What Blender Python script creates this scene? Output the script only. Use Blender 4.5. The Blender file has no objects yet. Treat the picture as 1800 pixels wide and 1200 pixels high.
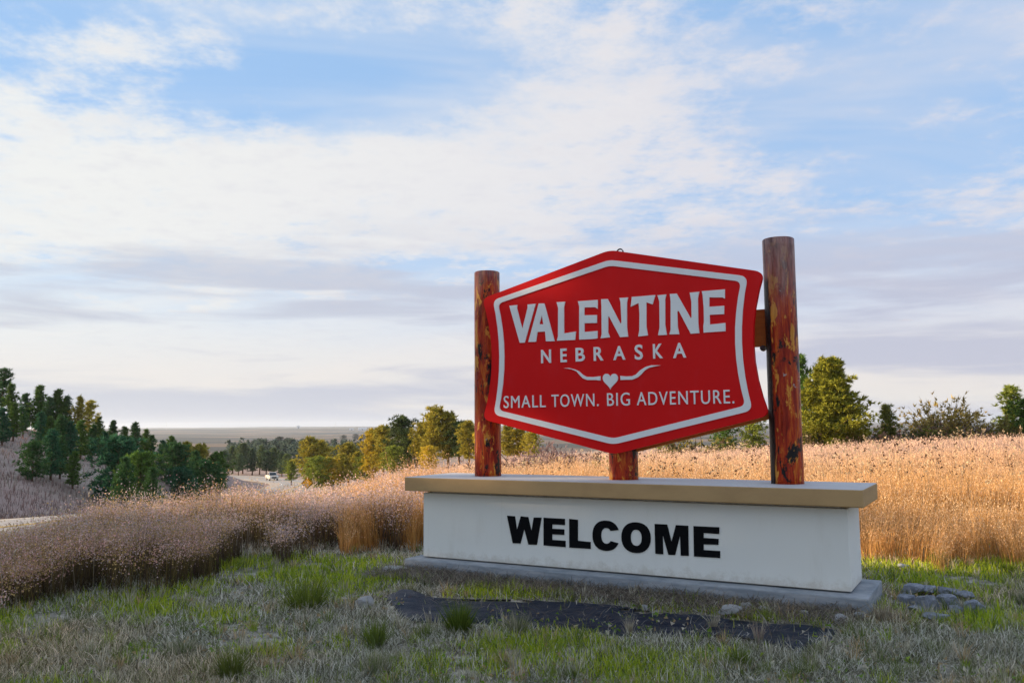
import bpy, bmesh, math, random
import numpy as np
from mathutils import Matrix, Vector
R = math.radians
rng = np.random.default_rng(7)
random.seed(7)
scene = bpy.context.scene
C = scene.collection

# ------------------------------------------------------------------ camera
EYE = 1.6
FPX = 1493.0                                   # focal length in photo pixels (1800 wide)
PITCH, ROLL = 0.0986, -0.0085
cam_data = bpy.data.cameras.new('camera')
cam_data.sensor_width = 36.0
cam_data.lens = 36.0 * FPX / 1800.0
cam_data.clip_start = 0.1
cam_data.clip_end = 40000
cam = bpy.data.objects.new('camera', cam_data)
C.objects.link(cam)
_fw = Vector((0, math.cos(PITCH), math.sin(PITCH)))
_up = Vector((0, -math.sin(PITCH), math.cos(PITCH)))
_r = Vector((1, 0, 0))
_r2 = math.cos(ROLL) * _r + math.sin(ROLL) * _up
_u2 = -math.sin(ROLL) * _r + math.cos(ROLL) * _up
cam.matrix_world = Matrix(((_r2.x, _u2.x, -_fw.x, 0), (_r2.y, _u2.y, -_fw.y, 0), (_r2.z, _u2.z, -_fw.z, EYE), (0, 0, 0, 1)))
scene.camera = cam

# ------------------------------------------------------------------ sky, sun, exposure
SUN_AZ, SUN_EL = R(-79.0), R(12.5)             # azimuth from +Y, clockwise positive
SKY_STRENGTH = 0.078
world = bpy.data.worlds.new('World')
scene.world = world
world.use_nodes = True
world.cycles.sampling_method = 'MANUAL'; world.cycles.sample_map_resolution = 512
wn, wl = world.node_tree.nodes, world.node_tree.links
wn.clear()
def _node(nodes, t, **kw):
    n = nodes.new(t)
    for k, v in kw.items(): setattr(n, k, v)
    return n
def wmath(op, a, b=None, c=None, clamp=False):
    n = _node(wn, 'ShaderNodeMath', operation=op, use_clamp=clamp)
    for i, v in enumerate((a, b, c)):
        if v is None: continue
        if isinstance(v, (int, float)): n.inputs[i].default_value = v
        else: wl.new(v, n.inputs[i])
    return n.outputs[0]
def wmix(fac, a, b):
    n = _node(wn, 'ShaderNodeMix', data_type='RGBA')
    n.clamp_factor = True
    for s, v in ((n.inputs[0], fac), (n.inputs[6], a), (n.inputs[7], b)):
        if isinstance(v, (int, float)): s.default_value = v
        elif isinstance(v, tuple): s.default_value = (*v, 1)
        else: wl.new(v, s)
    return n.outputs[2]
def smooth(v, lo, hi):
    n = _node(wn, 'ShaderNodeMapRange', interpolation_type='SMOOTHSTEP')
    wl.new(v, n.inputs[0]); n.inputs[1].default_value = lo; n.inputs[2].default_value = hi
    return n.outputs[0]
tc = _node(wn, 'ShaderNodeTexCoord')
sep = _node(wn, 'ShaderNodeSeparateXYZ'); wl.new(tc.outputs['Generated'], sep.inputs[0])
dx, dy, dz = sep.outputs
az = wmath('ARCTAN2', dx, dy)
el = wmath('ARCSINE', dz)
sky = _node(wn, 'ShaderNodeTexSky', sky_type='NISHITA')
sky.sun_disc = False; sky.sun_elevation = SUN_EL; sky.sun_rotation = SUN_AZ
sky.altitude = 800; sky.air_density = 1.0; sky.dust_density = 0.6; sky.ozone_density = 2.0
def plane(h, sx, sy, ox=0.0, oy=0.0):           # cloud deck seen in perspective
    d = wmath('ADD', wmath('MAXIMUM', dz, 0.0), h)
    cx = wmath('MULTIPLY_ADD', wmath('DIVIDE', dx, d), sx, ox)
    cy = wmath('MULTIPLY_ADD', wmath('DIVIDE', dy, d), sy, oy)
    n = _node(wn, 'ShaderNodeCombineXYZ'); wl.new(cx, n.inputs[0]); wl.new(cy, n.inputs[1]); return n.outputs[0]
def wnoise(vec, scale, detail=6, rough=0.55, dist=0.0, lac=2.0):
    n = _node(wn, 'ShaderNodeTexNoise'); wl.new(vec, n.inputs['Vector'])
    n.inputs['Scale'].default_value = scale; n.inputs['Detail'].default_value = detail
    n.inputs['Roughness'].default_value = rough; n.inputs['Distortion'].default_value = dist
    return n.outputs[0]
def blob(px, py, sx, sy, k):                     # a formation centred on a direction (given by its place in the view)
    a = math.atan((px - 900) / FPX); e = math.atan((748 - py) / FPX)
    u = wmath('MULTIPLY', wmath('SUBTRACT', az, a), FPX / sx)
    v = wmath('MULTIPLY', wmath('SUBTRACT', el, e), FPX / sy)
    q = wmath('ADD', wmath('MULTIPLY', u, u), wmath('MULTIPLY', v, v))
    return wmath('MULTIPLY', wmath('EXPONENT', wmath('MULTIPLY', q, -1.0)), k)
def total(*vs):
    o = vs[0]
    for v in vs[1:]: o = wmath('ADD', o, v)
    return o
P1 = plane(0.16, 1.0, 1.0, 3.1, 1.7)
n_big = wnoise(P1, 1.1, 2, 0.5)
n_mid = wnoise(P1, 2.6, 6, 0.62, 0.3)
n_fine = wnoise(plane(0.10, 1.0, 1.0, 9.0, 4.0), 8.5, 6, 0.68, 0.0)
# thick white deck
cov = total(wmath('MULTIPLY', n_mid, 0.9), wmath('MULTIPLY', n_big, 0.35), wmath('MULTIPLY', n_fine, 0.74),
            blob(130, 330, 520, 190, 0.24), blob(720, 330, 620, 120, 0.24), blob(210, 130, 150, 60, 0.17), blob(960, 130, 150, 70, 0.16), blob(1130, 70, 160, 60, 0.12), blob(1120, 190, 160, 50, 0.12), blob(1250, 300, 260, 60, 0.06),
            blob(470, 190, 270, 75, -0.26), blob(760, 115, 220, 85, -0.20), blob(60, 60, 170, 60, -0.10), blob(1600, 220, 300, 60, -0.10), blob(1650, 310, 230, 40, -0.12), blob(720, 20, 260, 45, 0.14))
cloud = wmath('MULTIPLY', smooth(cov, 0.92, 1.30), 0.97)
# thin high veil
veil = smooth(wnoise(plane(0.22, 0.55, 1.5, 6.0, 2.0), 1.6, 4, 0.6, 0.5), 0.34, 0.74)
veil = wmath('MULTIPLY_ADD', veil, 0.62, 0.08)
# low grey-lavender bands near the horizon
pb = _node(wn, 'ShaderNodeCombineXYZ')
wl.new(wmath('MULTIPLY', az, 2.2), pb.inputs[0]); wl.new(wmath('MULTIPLY', el, 20.0), pb.inputs[1])
n_band = wnoise(pb.outputs[0], 1.5, 5, 0.56, 0.35)
band_zone = wmath('MULTIPLY', smooth(el, 0.26, 0.15), 1.0)
band = total(wmath('MULTIPLY', n_band, 1.0), blob(560, 690, 420, 22, 0.14), blob(330, 490, 380, 34, 0.16), blob(1620, 640, 420, 26, 0.2), blob(1560, 470, 420, 70, 0.16),
             blob(350, 610, 520, 40, -0.16), blob(1700, 588, 320, 16, -0.16), blob(80, 420, 320, 60, -0.12), blob(740, 510, 260, 40, 0.08), blob(260, 725, 500, 26, 0.14))
band = wmath('MULTIPLY', smooth(band, 0.42, 0.66), band_zone)
# angle to the sun: clouds nearer the sun scatter more light forward
sdir = (math.sin(SUN_AZ) * math.cos(SUN_EL), math.cos(SUN_AZ) * math.cos(SUN_EL), math.sin(SUN_EL))
dt = _node(wn, 'ShaderNodeVectorMath', operation='DOT_PRODUCT'); wl.new(tc.outputs['Generated'], dt.inputs[0]); dt.inputs[1].default_value = sdir
toward = smooth(dt.outputs['Value'], -0.2, 0.95)
K = 10.0
white = wmix(toward, (0.43 * K, 0.42 * K, 0.445 * K), (0.50 * K, 0.505 * K, 0.49 * K))
white = wmix(wmath('MULTIPLY', smooth(n_fine, 0.45, 0.75), 0.30), white, (0.37 * K, 0.37 * K, 0.415 * K))
lav = wmix(toward, (0.285 * K, 0.30 * K, 0.375 * K), (0.32 * K, 0.34 * K, 0.39 * K))
cream = (0.48 * K, 0.445 * K, 0.415 * K)
blue_tint = wmix(0.72, sky.outputs[0], (0.19 * K, 0.335 * K, 0.55 * K))
low = wmix(smooth(el, 0.02, 0.14), cream, white)
c0 = wmix(veil, blue_tint, white)
lowhaze = smooth(el, 0.24, 0.07)
c1 = wmix(wmath('MAXIMUM', cloud, wmath('MULTIPLY', lowhaze, 0.9)), c0, low)
c2 = wmix(wmath('MULTIPLY', band, 0.84), c1, lav)
bg = _node(wn, 'ShaderNodeBackground'); wl.new(c2, bg.inputs[0]); bg.inputs[1].default_value = SKY_STRENGTH
wo = _node(wn, 'ShaderNodeOutputWorld'); wl.new(bg.outputs[0], wo.inputs[0])

sun_data = bpy.data.lights.new('sun', 'SUN')
sun_data.energy = 5.0; sun_data.angle = R(0.6); sun_data.color = (1.0, 0.76, 0.50)
sun = bpy.data.objects.new('sun', sun_data); C.objects.link(sun)
sun.rotation_euler = Vector(sdir).to_track_quat('Z', 'Y').to_euler()
sun.location = Vector(sdir) * 60

vs = scene.view_settings
vs.view_transform = 'Standard'; vs.look = 'None'; vs.exposure = 1.22; vs.gamma = 1.0; vs.use_curve_mapping = False

# ------------------------------------------------------------------ helpers
def material(name, color=(0.5, 0.5, 0.5), rough=0.8, spec=0.3):
    m = bpy.data.materials.new(name); m.use_nodes = True
    b = m.node_tree.nodes['Principled BSDF']
    b.inputs['Base Color'].default_value = (*color, 1); b.inputs['Roughness'].default_value = rough
    b.inputs['Specular IOR Level'].default_value = spec
    return m
class Nodes:
    """small helper to wire a material"""
    def __init__(s, m):
        s.t = m.node_tree; s.n = s.t.nodes; s.l = s.t.links; s.bsdf = s.n['Principled BSDF']; s.tc = None
    def coord(s, kind='Object'):
        if s.tc is None: s.tc = s.n.new('ShaderNodeTexCoord')
        return s.tc.outputs[kind]
    def position(s): return s.n.new('ShaderNodeNewGeometry').outputs['Position']
    def map(s, v, scale=(1, 1, 1), loc=(0, 0, 0)):
        m = s.n.new('ShaderNodeMapping'); s.l.new(v, m.inputs[0]); m.inputs['Scale'].default_value = scale; m.inputs['Location'].default_value = loc
        return m.outputs[0]
    def noise(s, v, scale, detail=5, rough=0.55, dist=0.0):
        n = s.n.new('ShaderNodeTexNoise'); s.l.new(v, n.inputs['Vector'])
        for k, x in (('Scale', scale), ('Detail', detail), ('Roughness', rough), ('Distortion', dist)): n.inputs[k].default_value = x
        return n.outputs[0]
    def ramp(s, f, stops):
        r = s.n.new('ShaderNodeValToRGB'); s.l.new(f, r.inputs[0]); e = r.color_ramp.elements
        e[0].position, e[0].color = stops[0][0], (*stops[0][1], 1); e[1].position, e[1].color = stops[-1][0], (*stops[-1][1], 1)
        for p, c in stops[1:-1]:
            q = e.new(p); q.color = (*c, 1)
        return r.outputs[0]
    def step(s, f, lo, hi):
        r = s.n.new('ShaderNodeMapRange'); r.interpolation_type = 'SMOOTHSTEP'; s.l.new(f, r.inputs[0]); r.inputs[1].default_value = lo; r.inputs[2].default_value = hi
        return r.outputs[0]
    def mix(s, f, a, b, mode='MIX'):
        m = s.n.new('ShaderNodeMix'); m.data_type = 'RGBA'; m.blend_type = mode
        for q, v in ((m.inputs[0], f), (m.inputs[6], a), (m.inputs[7], b)):
            if isinstance(v, (int, float)): q.default_value = v
            elif isinstance(v, tuple): q.default_value = (*v, 1)
            else: s.l.new(v, q)
        return m.outputs[2]
    def math(s, op, a, b):
        m = s.n.new('ShaderNodeMath'); m.operation = op
        for q, v in zip(m.inputs, (a, b)):
            if isinstance(v, (int, float)): q.default_value = v
            else: s.l.new(v, q)
        return m.outputs[0]
    def color(s, c): s.l.new(c, s.bsdf.inputs['Base Color'])
    def rough(s, c): s.l.new(c, s.bsdf.inputs['Roughness'])
    def bump(s, h, strength=0.5, dist=0.02):
        b = s.n.new('ShaderNodeBump'); s.l.new(h, b.inputs['Height']); b.inputs['Strength'].default_value = strength; b.inputs['Distance'].default_value = dist
        s.l.new(b.outputs[0], s.bsdf.inputs['Normal'])

def link(name, me, mat=None, parent=None):
    o = bpy.data.objects.new(name, me); C.objects.link(o)
    if mat is not None and me is not None and len(me.materials) == 0: me.materials.append(mat)
    if parent is not None: o.parent = parent
    return o
def tag(o, label=None, cat=None, group=None, kind=None):
    if label: o['label'] = label
    if cat: o['category'] = cat
    if group: o['group'] = group
    if kind: o['kind'] = kind
    return o
def thing(name, label, cat, loc=(0, 0, 0), rz=0.0, group=None):
    o = bpy.data.objects.new(name, None); C.objects.link(o)
    o.location = loc; o.rotation_euler = (0, 0, rz); o.empty_display_size = 0.2
    return tag(o, label, cat, group)
def np_mesh(name, V, F, col=None, smooth_=False):
    """V (n,3), F (m,k) arrays -> mesh, optional per-vertex colour 'tint'"""
    me = bpy.data.meshes.new(name)
    V = np.asarray(V, np.float32); F = np.asarray(F, np.int32); k = F.shape[1]
    me.vertices.add(len(V)); me.vertices.foreach_set('co', V.ravel())
    me.loops.add(F.size); me.loops.foreach_set('vertex_index', F.ravel())
    me.polygons.add(len(F)); me.polygons.foreach_set('loop_start', np.arange(0, F.size, k, dtype=np.int32))
    me.polygons.foreach_set('loop_total', np.full(len(F), k, np.int32))
    if smooth_: me.polygons.foreach_set('use_smooth', np.ones(len(F), bool))
    me.update(calc_edges=True)
    if col is not None:
        a = me.color_attributes.new('tint', 'FLOAT_COLOR', 'POINT')
        c4 = np.ones((len(V), 4), np.float32); c4[:, :3] = col
        a.data.foreach_set('color', c4.ravel())
    return me
def bm_mesh(name, bm, smooth_=False):
    me = bpy.data.meshes.new(name); bmesh.ops.recalc_face_normals(bm, faces=bm.faces)
    if smooth_:
        for f in bm.faces: f.smooth = True
    bm.to_mesh(me); bm.free(); return me
def box_bm(x0, x1, y0, y1, z0, z1, bevel=0.0, seg=2):
    bm = bmesh.new(); bmesh.ops.create_cube(bm, size=1.0)
    for v in bm.verts:
        v.co = Vector((x0 + (v.co.x + .5) * (x1 - x0), y0 + (v.co.y + .5) * (y1 - y0), z0 + (v.co.z + .5) * (z1 - z0)))
    if bevel: bmesh.ops.bevel(bm, geom=bm.edges[:], offset=bevel, segments=seg, affect='EDGES', profile=0.5)
    return bm
def prism_bm(loops, y0, y1, bevel=0.0):
    """closed loops of (a, z) [first outer, then holes] -> solid between local depths y0 (front) and y1"""
    bm = bmesh.new(); edges = []
    for lp in loops:
        vs_ = [bm.verts.new((a, y0, z)) for a, z in lp]
        for i in range(len(vs_)): edges.append(bm.edges.new((vs_[i], vs_[(i + 1) % len(vs_)])))
    r = bmesh.ops.triangle_fill(bm, use_beauty=True, use_dissolve=False, edges=edges)
    fs = [f for f in bm.faces]
    ex = bmesh.ops.extrude_face_region(bm, geom=fs)
    for v in ex['geom']:
        if isinstance(v, bmesh.types.BMVert): v.co.y = y1
    return bm
def tubes(paths, sides=6):
    """list of (points, radii) -> V, F(quads)"""
    V, F = [], []; base = 0
    for pts, rad in paths:
        pts = [Vector(p) for p in pts]
        for i, p in enumerate(pts):
            d = (pts[min(i + 1, len(pts) - 1)] - pts[max(i - 1, 0)]).normalized()
            a = d.orthogonal().normalized() if abs(d.z) < 0.9 else Vector((1, 0, 0)); a = (a - d * a.dot(d)).normalized(); b = d.cross(a)
            for k in range(sides):
                t = 2 * math.pi * k / sides
                V.append(p + (a * math.cos(t) + b * math.sin(t)) * rad[i])
        for i in range(len(pts) - 1):
            for k in range(sides):
                q = base + i * sides; n = (k + 1) % sides
                F.append((q + k, q + n, q + sides + n, q + sides + k))
        base = len(V)
    return np.array([tuple(v) for v in V]), np.array(F)
def vnoise(x, y, seed=0):
    """smooth 2D value noise in 0..1 (vectorised)"""
    x = np.asarray(x, float); y = np.asarray(y, float)
    xi, yi = np.floor(x).astype(np.int64), np.floor(y).astype(np.int64)
    fx, fy = x - xi, y - yi; fx = fx * fx * (3 - 2 * fx); fy = fy * fy * (3 - 2 * fy)
    def h(a, b):
        n = (a * 374761393 + b * 668265263 + seed * 982451653) & 0x7fffffff
        n = ((n ^ (n >> 13)) * 1274126177) & 0x7fffffff
        return ((n ^ (n >> 16)) & 0xffff) / 65535.0
    return (h(xi, yi) * (1 - fx) + h(xi + 1, yi) * fx) * (1 - fy) + (h(xi, yi + 1) * (1 - fx) + h(xi + 1, yi + 1) * fx) * fy
def fbm(x, y, seed=0, o=4):
    s = 0; a = 0.5; t = 0
    for i in range(o):
        s = s + a * vnoise(np.asarray(x) * 2 ** i, np.asarray(y) * 2 ** i, seed + i); t += a; a *= 0.5
    return s / t

# ------------------------------------------------------------------ terrain
def wx(px, Y): return (px - 900.0) / FPX * Y            # across-position of a sight line at a given distance
CTRL = []                                                # (sight line, distance, height)
for Y in (3, 6, 9, 12): 
    for px in (-300, 0, 400, 900, 1400, 1800, 2300): CTRL.append((wx(px, Y), Y, 0.0))
CTRL += [(wx(p, Y), Y, z) for p, Y, z in [
    (-250, 26, -1.25), (10, 26, -1.45), (300, 24, -1.9), (480, 24, -1.7), (600, 24, -1.05), (700, 24, -0.5), (900, 24, -0.22), (1300, 24, -0.05), (1800, 24, 0.1), (2400, 24, 0.1),
    (300, 16, -0.45), (480, 17, -0.45), (100, 16, -0.35), (620, 18, -0.32), (550, 14, -0.12),
    (100, 45, -3.0), (0, 60, -1.6), (0, 80, 0.6), (0, 102, 2.6), (-250, 50, 0.2), (-250, 80, 3.2), (-700, 40, 1.5), (-700, 60, 5.0), (-1600, 30, 3.0), (-1600, 45, 6.0), (-4500, 10, 1.2), (-9000, 5, 1.0),
    (150, 62, -2.6), (150, 82, -1.3), (150, 104, -0.5), (280, 60, -3.6), (280, 85, -3.3), (290, 112, -3.0), (400, 60, -4.2), (400, 90, -5.0), (400, 125, -6.2), (300, 160, -5.0), (0, 160, 1.0),
    (500, 60, -4.4), (540, 83, -5.9), (540, 130, -7.3), (480, 205, -10.8), (410, 240, -11.9), (600, 60, -2.6), (690, 60, -2.2), (690, 110, -4.2), (770, 60, -1.9), (770, 100, -3.3), (850, 60, -1.5), (860, 98, -2.6),
    (950, 60, -1.1), (950, 90, -1.6), (1100, 60, -0.8), (1250, 60, -0.55), (1450, 60, -0.3), (1650, 60, 0.1), (1800, 60, 0.2), (2300, 60, 0.3),
    (1250, 100, -1.0), (1500, 100, -1.0), (1800, 100, -0.6), (2400, 100, -0.5), (1000, 160, -5.0), (1500, 220, -7.0), (2300, 220, -6.0),
    (600, 160, -9.0), (450, 300, -13.5), (600, 300, -13.0), (200, 300, -9.0), (800, 300, -12.0), (0, 300, -4.0), (-900, 300, 10.0),
    (450, 600, -16.0), (650, 600, -16.5), (250, 600, -14.0), (0, 600, -10.0), (1000, 600, -16.0), (1800, 600, -16.0),
    (0, 1500, -20), (450, 1500, -22), (700, 1500, -22), (1200, 1500, -22), (1800, 1500, -22),
    (0, 3200, -14), (250, 3200, -14), (450, 3200, -24), (650, 3400, -20), (1200, 3200, -22), (1900, 3200, -22),
    (-200, 8000, 2.0), (250, 8000, 4.0), (450, 8000, 2.0), (700, 8000, 0.0), (1200, 8000, -6.0), (1900, 8000, -6.0)]]
for a in (70, 100, 135, 180, 225, 260):                  # all round, behind the viewer too
    for r_, z in ((3, 0), (9, 0), (24, 0.1), (60, 0.3), (200, -3), (600, -10), (3000, -20), (9000, -6)):
        CTRL.append((r_ * math.sin(R(a)), r_ * math.cos(R(a)), z if a < 220 or r_ > 300 else z + (2.0 if r_ == 60 else 0)))
CTRL = np.array(CTRL)
def _uv(x, y):
    r_ = np.hypot(x, y) + 0.6
    t = np.arctan2(x, y); s = np.log(r_)
    # cylinder coordinates (no seam behind the viewer)
    return np.stack([np.sin(t) * 2.0, np.cos(t) * 2.0, s], -1)
_P = _uv(CTRL[:, 0], CTRL[:, 1])
_d = np.linalg.norm(_P[:, None] - _P[None], axis=-1)
_A = np.zeros((len(_P) + 4,) * 2); _A[:len(_P), :len(_P)] = _d + np.eye(len(_P)) * 0.004
_A[:len(_P), len(_P)] = 1; _A[:len(_P), len(_P) + 1:] = _P; _A[len(_P), :len(_P)] = 1; _A[len(_P) + 1:, :len(_P)] = _P.T
_W = np.linalg.solve(_A, np.concatenate([CTRL[:, 2], np.zeros(4)]))
ROAD = np.array([(-30, -60, -0.7), (-25, -20, -0.8), (-20.5, 5, -1.0), (-16.3, 26, -1.45), (-18.8, 50, -3.1), (-24.0, 80, -5.2), (-31.5, 120, -7.1), (-41, 165, -9.1), (-57, 203, -10.7), (-79, 240, -11.9), (-118, 275, -12.8), (-190, 310, -13.4), (-300, 340, -14)], float)
def spline(P, n):
    out = []
    for i in range(len(P) - 1):
        p0, p1, p2, p3 = P[max(i - 1, 0)], P[i], P[i + 1], P[min(i + 2, len(P) - 1)]
        for t in np.linspace(0, 1, n, endpoint=False):
            out.append(0.5 * (2 * p1 + (p2 - p0) * t + (2 * p0 - 5 * p1 + 4 * p2 - p3) * t * t + (3 * p1 - p0 - 3 * p2 + p3) * t ** 3))
    out.append(P[-1]); return np.array(out)
RP = spline(ROAD, 14)
ROAD_HALF = 4.0
def ground(x, y):
    x = np.atleast_1d(np.asarray(x, float)); y = np.atleast_1d(np.asarray(y, float)); out = np.empty(len(x))
    for i in range(0, len(x), 20000):
        q = _uv(x[i:i + 20000], y[i:i + 20000])
        d = np.linalg.norm(q[:, None] - _P[None], axis=-1)
        z = d @ _W[:len(_P)] + _W[len(_P)] + q @ _W[len(_P) + 1:]
        xs, ys = x[i:i + 20000], y[i:i + 20000]; r_ = np.hypot(xs, ys)
        z += (fbm(xs * 0.09, ys * 0.09, 11) - 0.5) * np.clip((r_ - 14) / 40, 0, 1) * 0.9
        z += (fbm(xs * 0.004, ys * 0.004, 12) - 0.5) * np.clip((r_ - 300) / 800, 0, 1) * 10
        z += (fbm(xs * 0.0009, ys * 0.0011, 14) - 0.5) * np.clip((r_ - 1500) / 2500, 0, 1) * 22
        z += (fbm(xs * 1.3, ys * 1.3, 13) - 0.5) * 0.05 * np.clip((r_ - 1) / 3, 0, 1)
        near = (r_ < 420)
        if near.any():
            dd = (xs[near][:, None] - RP[None, :, 0]) ** 2 + (ys[near][:, None] - RP[None, :, 1]) ** 2
            j = dd.argmin(1); dist = np.sqrt(dd[np.arange(len(j)), j])
            t = np.clip((dist - ROAD_HALF - 1.0) / 9.0, 0, 1); t = t * t * (3 - 2 * t)
            zr = RP[j, 2] - 0.06 - 0.25 * np.clip((dist - ROAD_HALF) / 2.5, 0, 1)
            z[near] = zr * (1 - t) + z[near] * t
        out[i:i + 20000] = z
    return out
def gz(x, y): return float(ground([x], [y])[0])

ang = np.concatenate([np.arange(-42, 42, 0.4), np.arange(42, 318, 3.0)]); ang = np.radians(ang)
rad = np.concatenate([[0.01], np.exp(np.linspace(math.log(1.0), math.log(12000), 220))])
AA, RR = np.meshgrid(ang, rad, indexing='ij')
GX, GY = (RR * np.sin(AA)).ravel(), (RR * np.cos(AA)).ravel()
GZ = ground(GX, GY)
na, nr = AA.shape
ii, jj = np.meshgrid(np.arange(na), np.arange(nr - 1), indexing='ij'); i2 = (ii + 1) % na
GF = np.stack([ii * nr + jj, i2 * nr + jj, i2 * nr + jj + 1, ii * nr + jj + 1], -1).reshape(-1, 4)
gm = material('prairie_soil', rough=0.95, spec=0.1)
N = Nodes(gm); pos = N.position()
n1 = N.noise(N.map(pos, (1, 1, 1)), 0.9, 6, 0.6); n2 = N.noise(N.map(pos, (1, 1, 1)), 9.0, 6, 0.7); n3 = N.noise(N.map(pos, (1, 1, 0.2)), 0.035, 5, 0.6)
n4 = N.noise(N.map(pos, (0.35, 1, 0.2)), 0.0016, 5, 0.55, 0.4)
near_c = N.mix(N.step(n2, 0.35, 0.7), (0.17, 0.15, 0.115), (0.50, 0.46, 0.39))
near_c = N.mix(N.math('MULTIPLY', N.step(n1, 0.50, 0.64), 0.55), near_c, (0.11, 0.14, 0.03))
mid_c = N.ramp(n3, [(0.3, (0.28, 0.23, 0.20)), (0.5, (0.38, 0.27, 0.23)), (0.7, (0.31, 0.28, 0.22))])
mid_c = N.mix(N.math('MULTIPLY', N.step(N.noise(pos, 0.7, 6, 0.7), 0.46, 0.70), 0.6), mid_c, (0.14, 0.12, 0.10))
far_c = N.ramp(n4, [(0.38, (0.045, 0.055, 0.058)), (0.48, (0.07, 0.075, 0.072)), (0.52, (0.24, 0.165, 0.115)), (0.555, (0.085, 0.088, 0.08)), (0.66, (0.06, 0.062, 0.06))])
dist = N.n.new('ShaderNodeVectorMath'); dist.operation = 'LENGTH'; N.l.new(pos, dist.inputs[0]); dv = dist.outputs['Value']
c = N.mix(N.step(dv, 16, 40), near_c, mid_c); c = N.mix(N.step(dv, 300, 700), c, far_c)
N.color(c); N.bump(N.noise(pos, 14.0, 6, 0.7), 0.7, 0.03)
g = link('ground', np_mesh('ground', np.stack([GX, GY, GZ], -1), GF, smooth_=True), gm); tag(g, kind='structure')

# road: a crowned asphalt strip with pale shoulders and painted lines, each a sheet above the one below
def strip(name, offs, dz, mat, i0=0, i1=None, parent=None):
    P = RP[i0:i1]; T = np.gradient(P[:, :2], axis=0); T /= np.linalg.norm(T, axis=1)[:, None]; Nn = np.stack([T[:, 1], -T[:, 0]], -1)
    V = []; k = len(offs)
    for p, n in zip(P, Nn):
        for o in offs:
            V.append((p[0] + n[0] * o, p[1] + n[1] * o, p[2] + dz - 0.012 * abs(o)))
    F = [(i * k + j, i * k + j + 1, (i + 1) * k + j + 1, (i + 1) * k + j) for i in range(len(P) - 1) for j in range(k - 1)]
    return link(name, np_mesh(name, V, F), mat, parent)
am = material('worn_asphalt', (0.16, 0.16, 0.165), 0.85, 0.3); N = Nodes(am); p_ = N.position()
N.color(N.mix(N.noise(p_, 1.2, 5, 0.6), (0.26, 0.25, 0.245), (0.36, 0.345, 0.335))); N.bump(N.noise(p_, 60, 3, 0.6), 0.3, 0.01)
sm = material('gravel_shoulder', (0.36, 0.32, 0.27), 0.95, 0.1); N = Nodes(sm); p_ = N.position()
N.color(N.mix(N.noise(p_, 3.0, 6, 0.7), (0.34, 0.29, 0.24), (0.52, 0.45, 0.38)))
ym = material('yellow_road_paint', (0.62, 0.40, 0.05), 0.7); wm = material('white_road_paint', (0.75, 0.75, 0.72), 0.7)
rs = strip('road_shoulder', (-5.6, -4.6, -3.6, 3.6, 4.6, 5.6), 0.02, sm); tag(rs, kind='structure')
rd = strip('road', (-3.7, -1.8, 0, 1.8, 3.7), 0.05, am); tag(rd, kind='structure')
strip('centre_line', (-0.16, -0.05), 0.058, ym, parent=rd); strip('centre_line', (0.05, 0.16), 0.058, ym, parent=rd)
strip('edge_line', (-3.5, -3.38), 0.058, wm, parent=rd); strip('edge_line', (3.38, 3.5), 0.058, wm, parent=rd)

# ------------------------------------------------------------------ the welcome sign
SX, SY, SYAW = -1.0038, 9.6095, -0.5199            # front-left foot of the wall, turn about z
SL, SD = 4.459, 0.6454
ZF, ZC0, ZC1 = 0.155, 0.891, 1.041                 # footing top, cap underside, cap top
PM, PSP, PR_, PB = 2.2418, 1.64, 0.1477, 0.40      # middle post, spacing, radius, setback
BF = 0.15                                          # depth of the board's front face
_e = np.array([math.cos(SYAW), math.sin(SYAW)]); _n = np.array([-math.sin(SYAW), math.cos(SYAW)])
_rv = [np.array(v) for v in (_r2, _u2, _fw)]
def on_sign(px, py, b):
    """measured picture point -> (along, height) on the sign's plane at depth b (a survey of the flat lettering)"""
    d = (px - 900) / FPX * _rv[0] + (600 - py) / FPX * _rv[1] + _rv[2]
    o = np.array([SX, SY]) + b * _n; t = (o @ _n) / (d[:2] @ _n); q = d * t
    return float((q[:2] - o) @ _e), float(q[2] + EYE)
def from_sign(a, b): q = np.array([SX, SY]) + a * _e + b * _n; return float(q[0]), float(q[1])

sign = thing('town_sign', 'red hexagonal town sign on log posts above a white wall reading WELCOME', 'sign', (SX, SY, 0), SYAW)

# materials
stucco = material('white_stucco', (0.78, 0.79, 0.78), 0.85, 0.25); N = Nodes(stucco); o_ = N.coord()
dirt = N.math('MULTIPLY', N.step(N.noise(N.map(o_, (2.0, 2.0, 0.5)), 2.2, 6, 0.65), 0.52, 0.8), 0.22)
wall_c = N.mix(dirt, N.mix(N.noise(o_, 1.1, 4, 0.5), (0.82, 0.815, 0.755), (0.86, 0.855, 0.80)), (0.58, 0.55, 0.46))
runs = N.math('MULTIPLY', N.step(N.noise(N.map(o_, (14, 14, 0.35)), 1.6, 6, 0.7), 0.60, 0.78), 0.20)     # rain runs
sz_ = N.n.new('ShaderNodeSeparateXYZ'); N.l.new(o_, sz_.inputs[0])
splash = N.math('MULTIPLY', N.step(N.math('ADD', sz_.outputs[2], N.math('MULTIPLY', N.noise(o_, 9, 7, 0.75), -0.34)), 0.10, -0.02), 0.55)   # mud splash with a ragged edge
N.color(N.mix(splash, N.mix(runs, wall_c, (0.50, 0.48, 0.42)), (0.52, 0.47, 0.38)))
N.bump(N.math('ADD', N.noise(o_, 140, 4, 0.7), N.math('MULTIPLY', N.noise(o_, 4, 3, 0.5), 1.5)), 0.22, 0.006)
capm = material('tan_cap_stucco', (0.46, 0.32, 0.18), 0.85, 0.25); N = Nodes(capm); o_ = N.coord()
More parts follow.
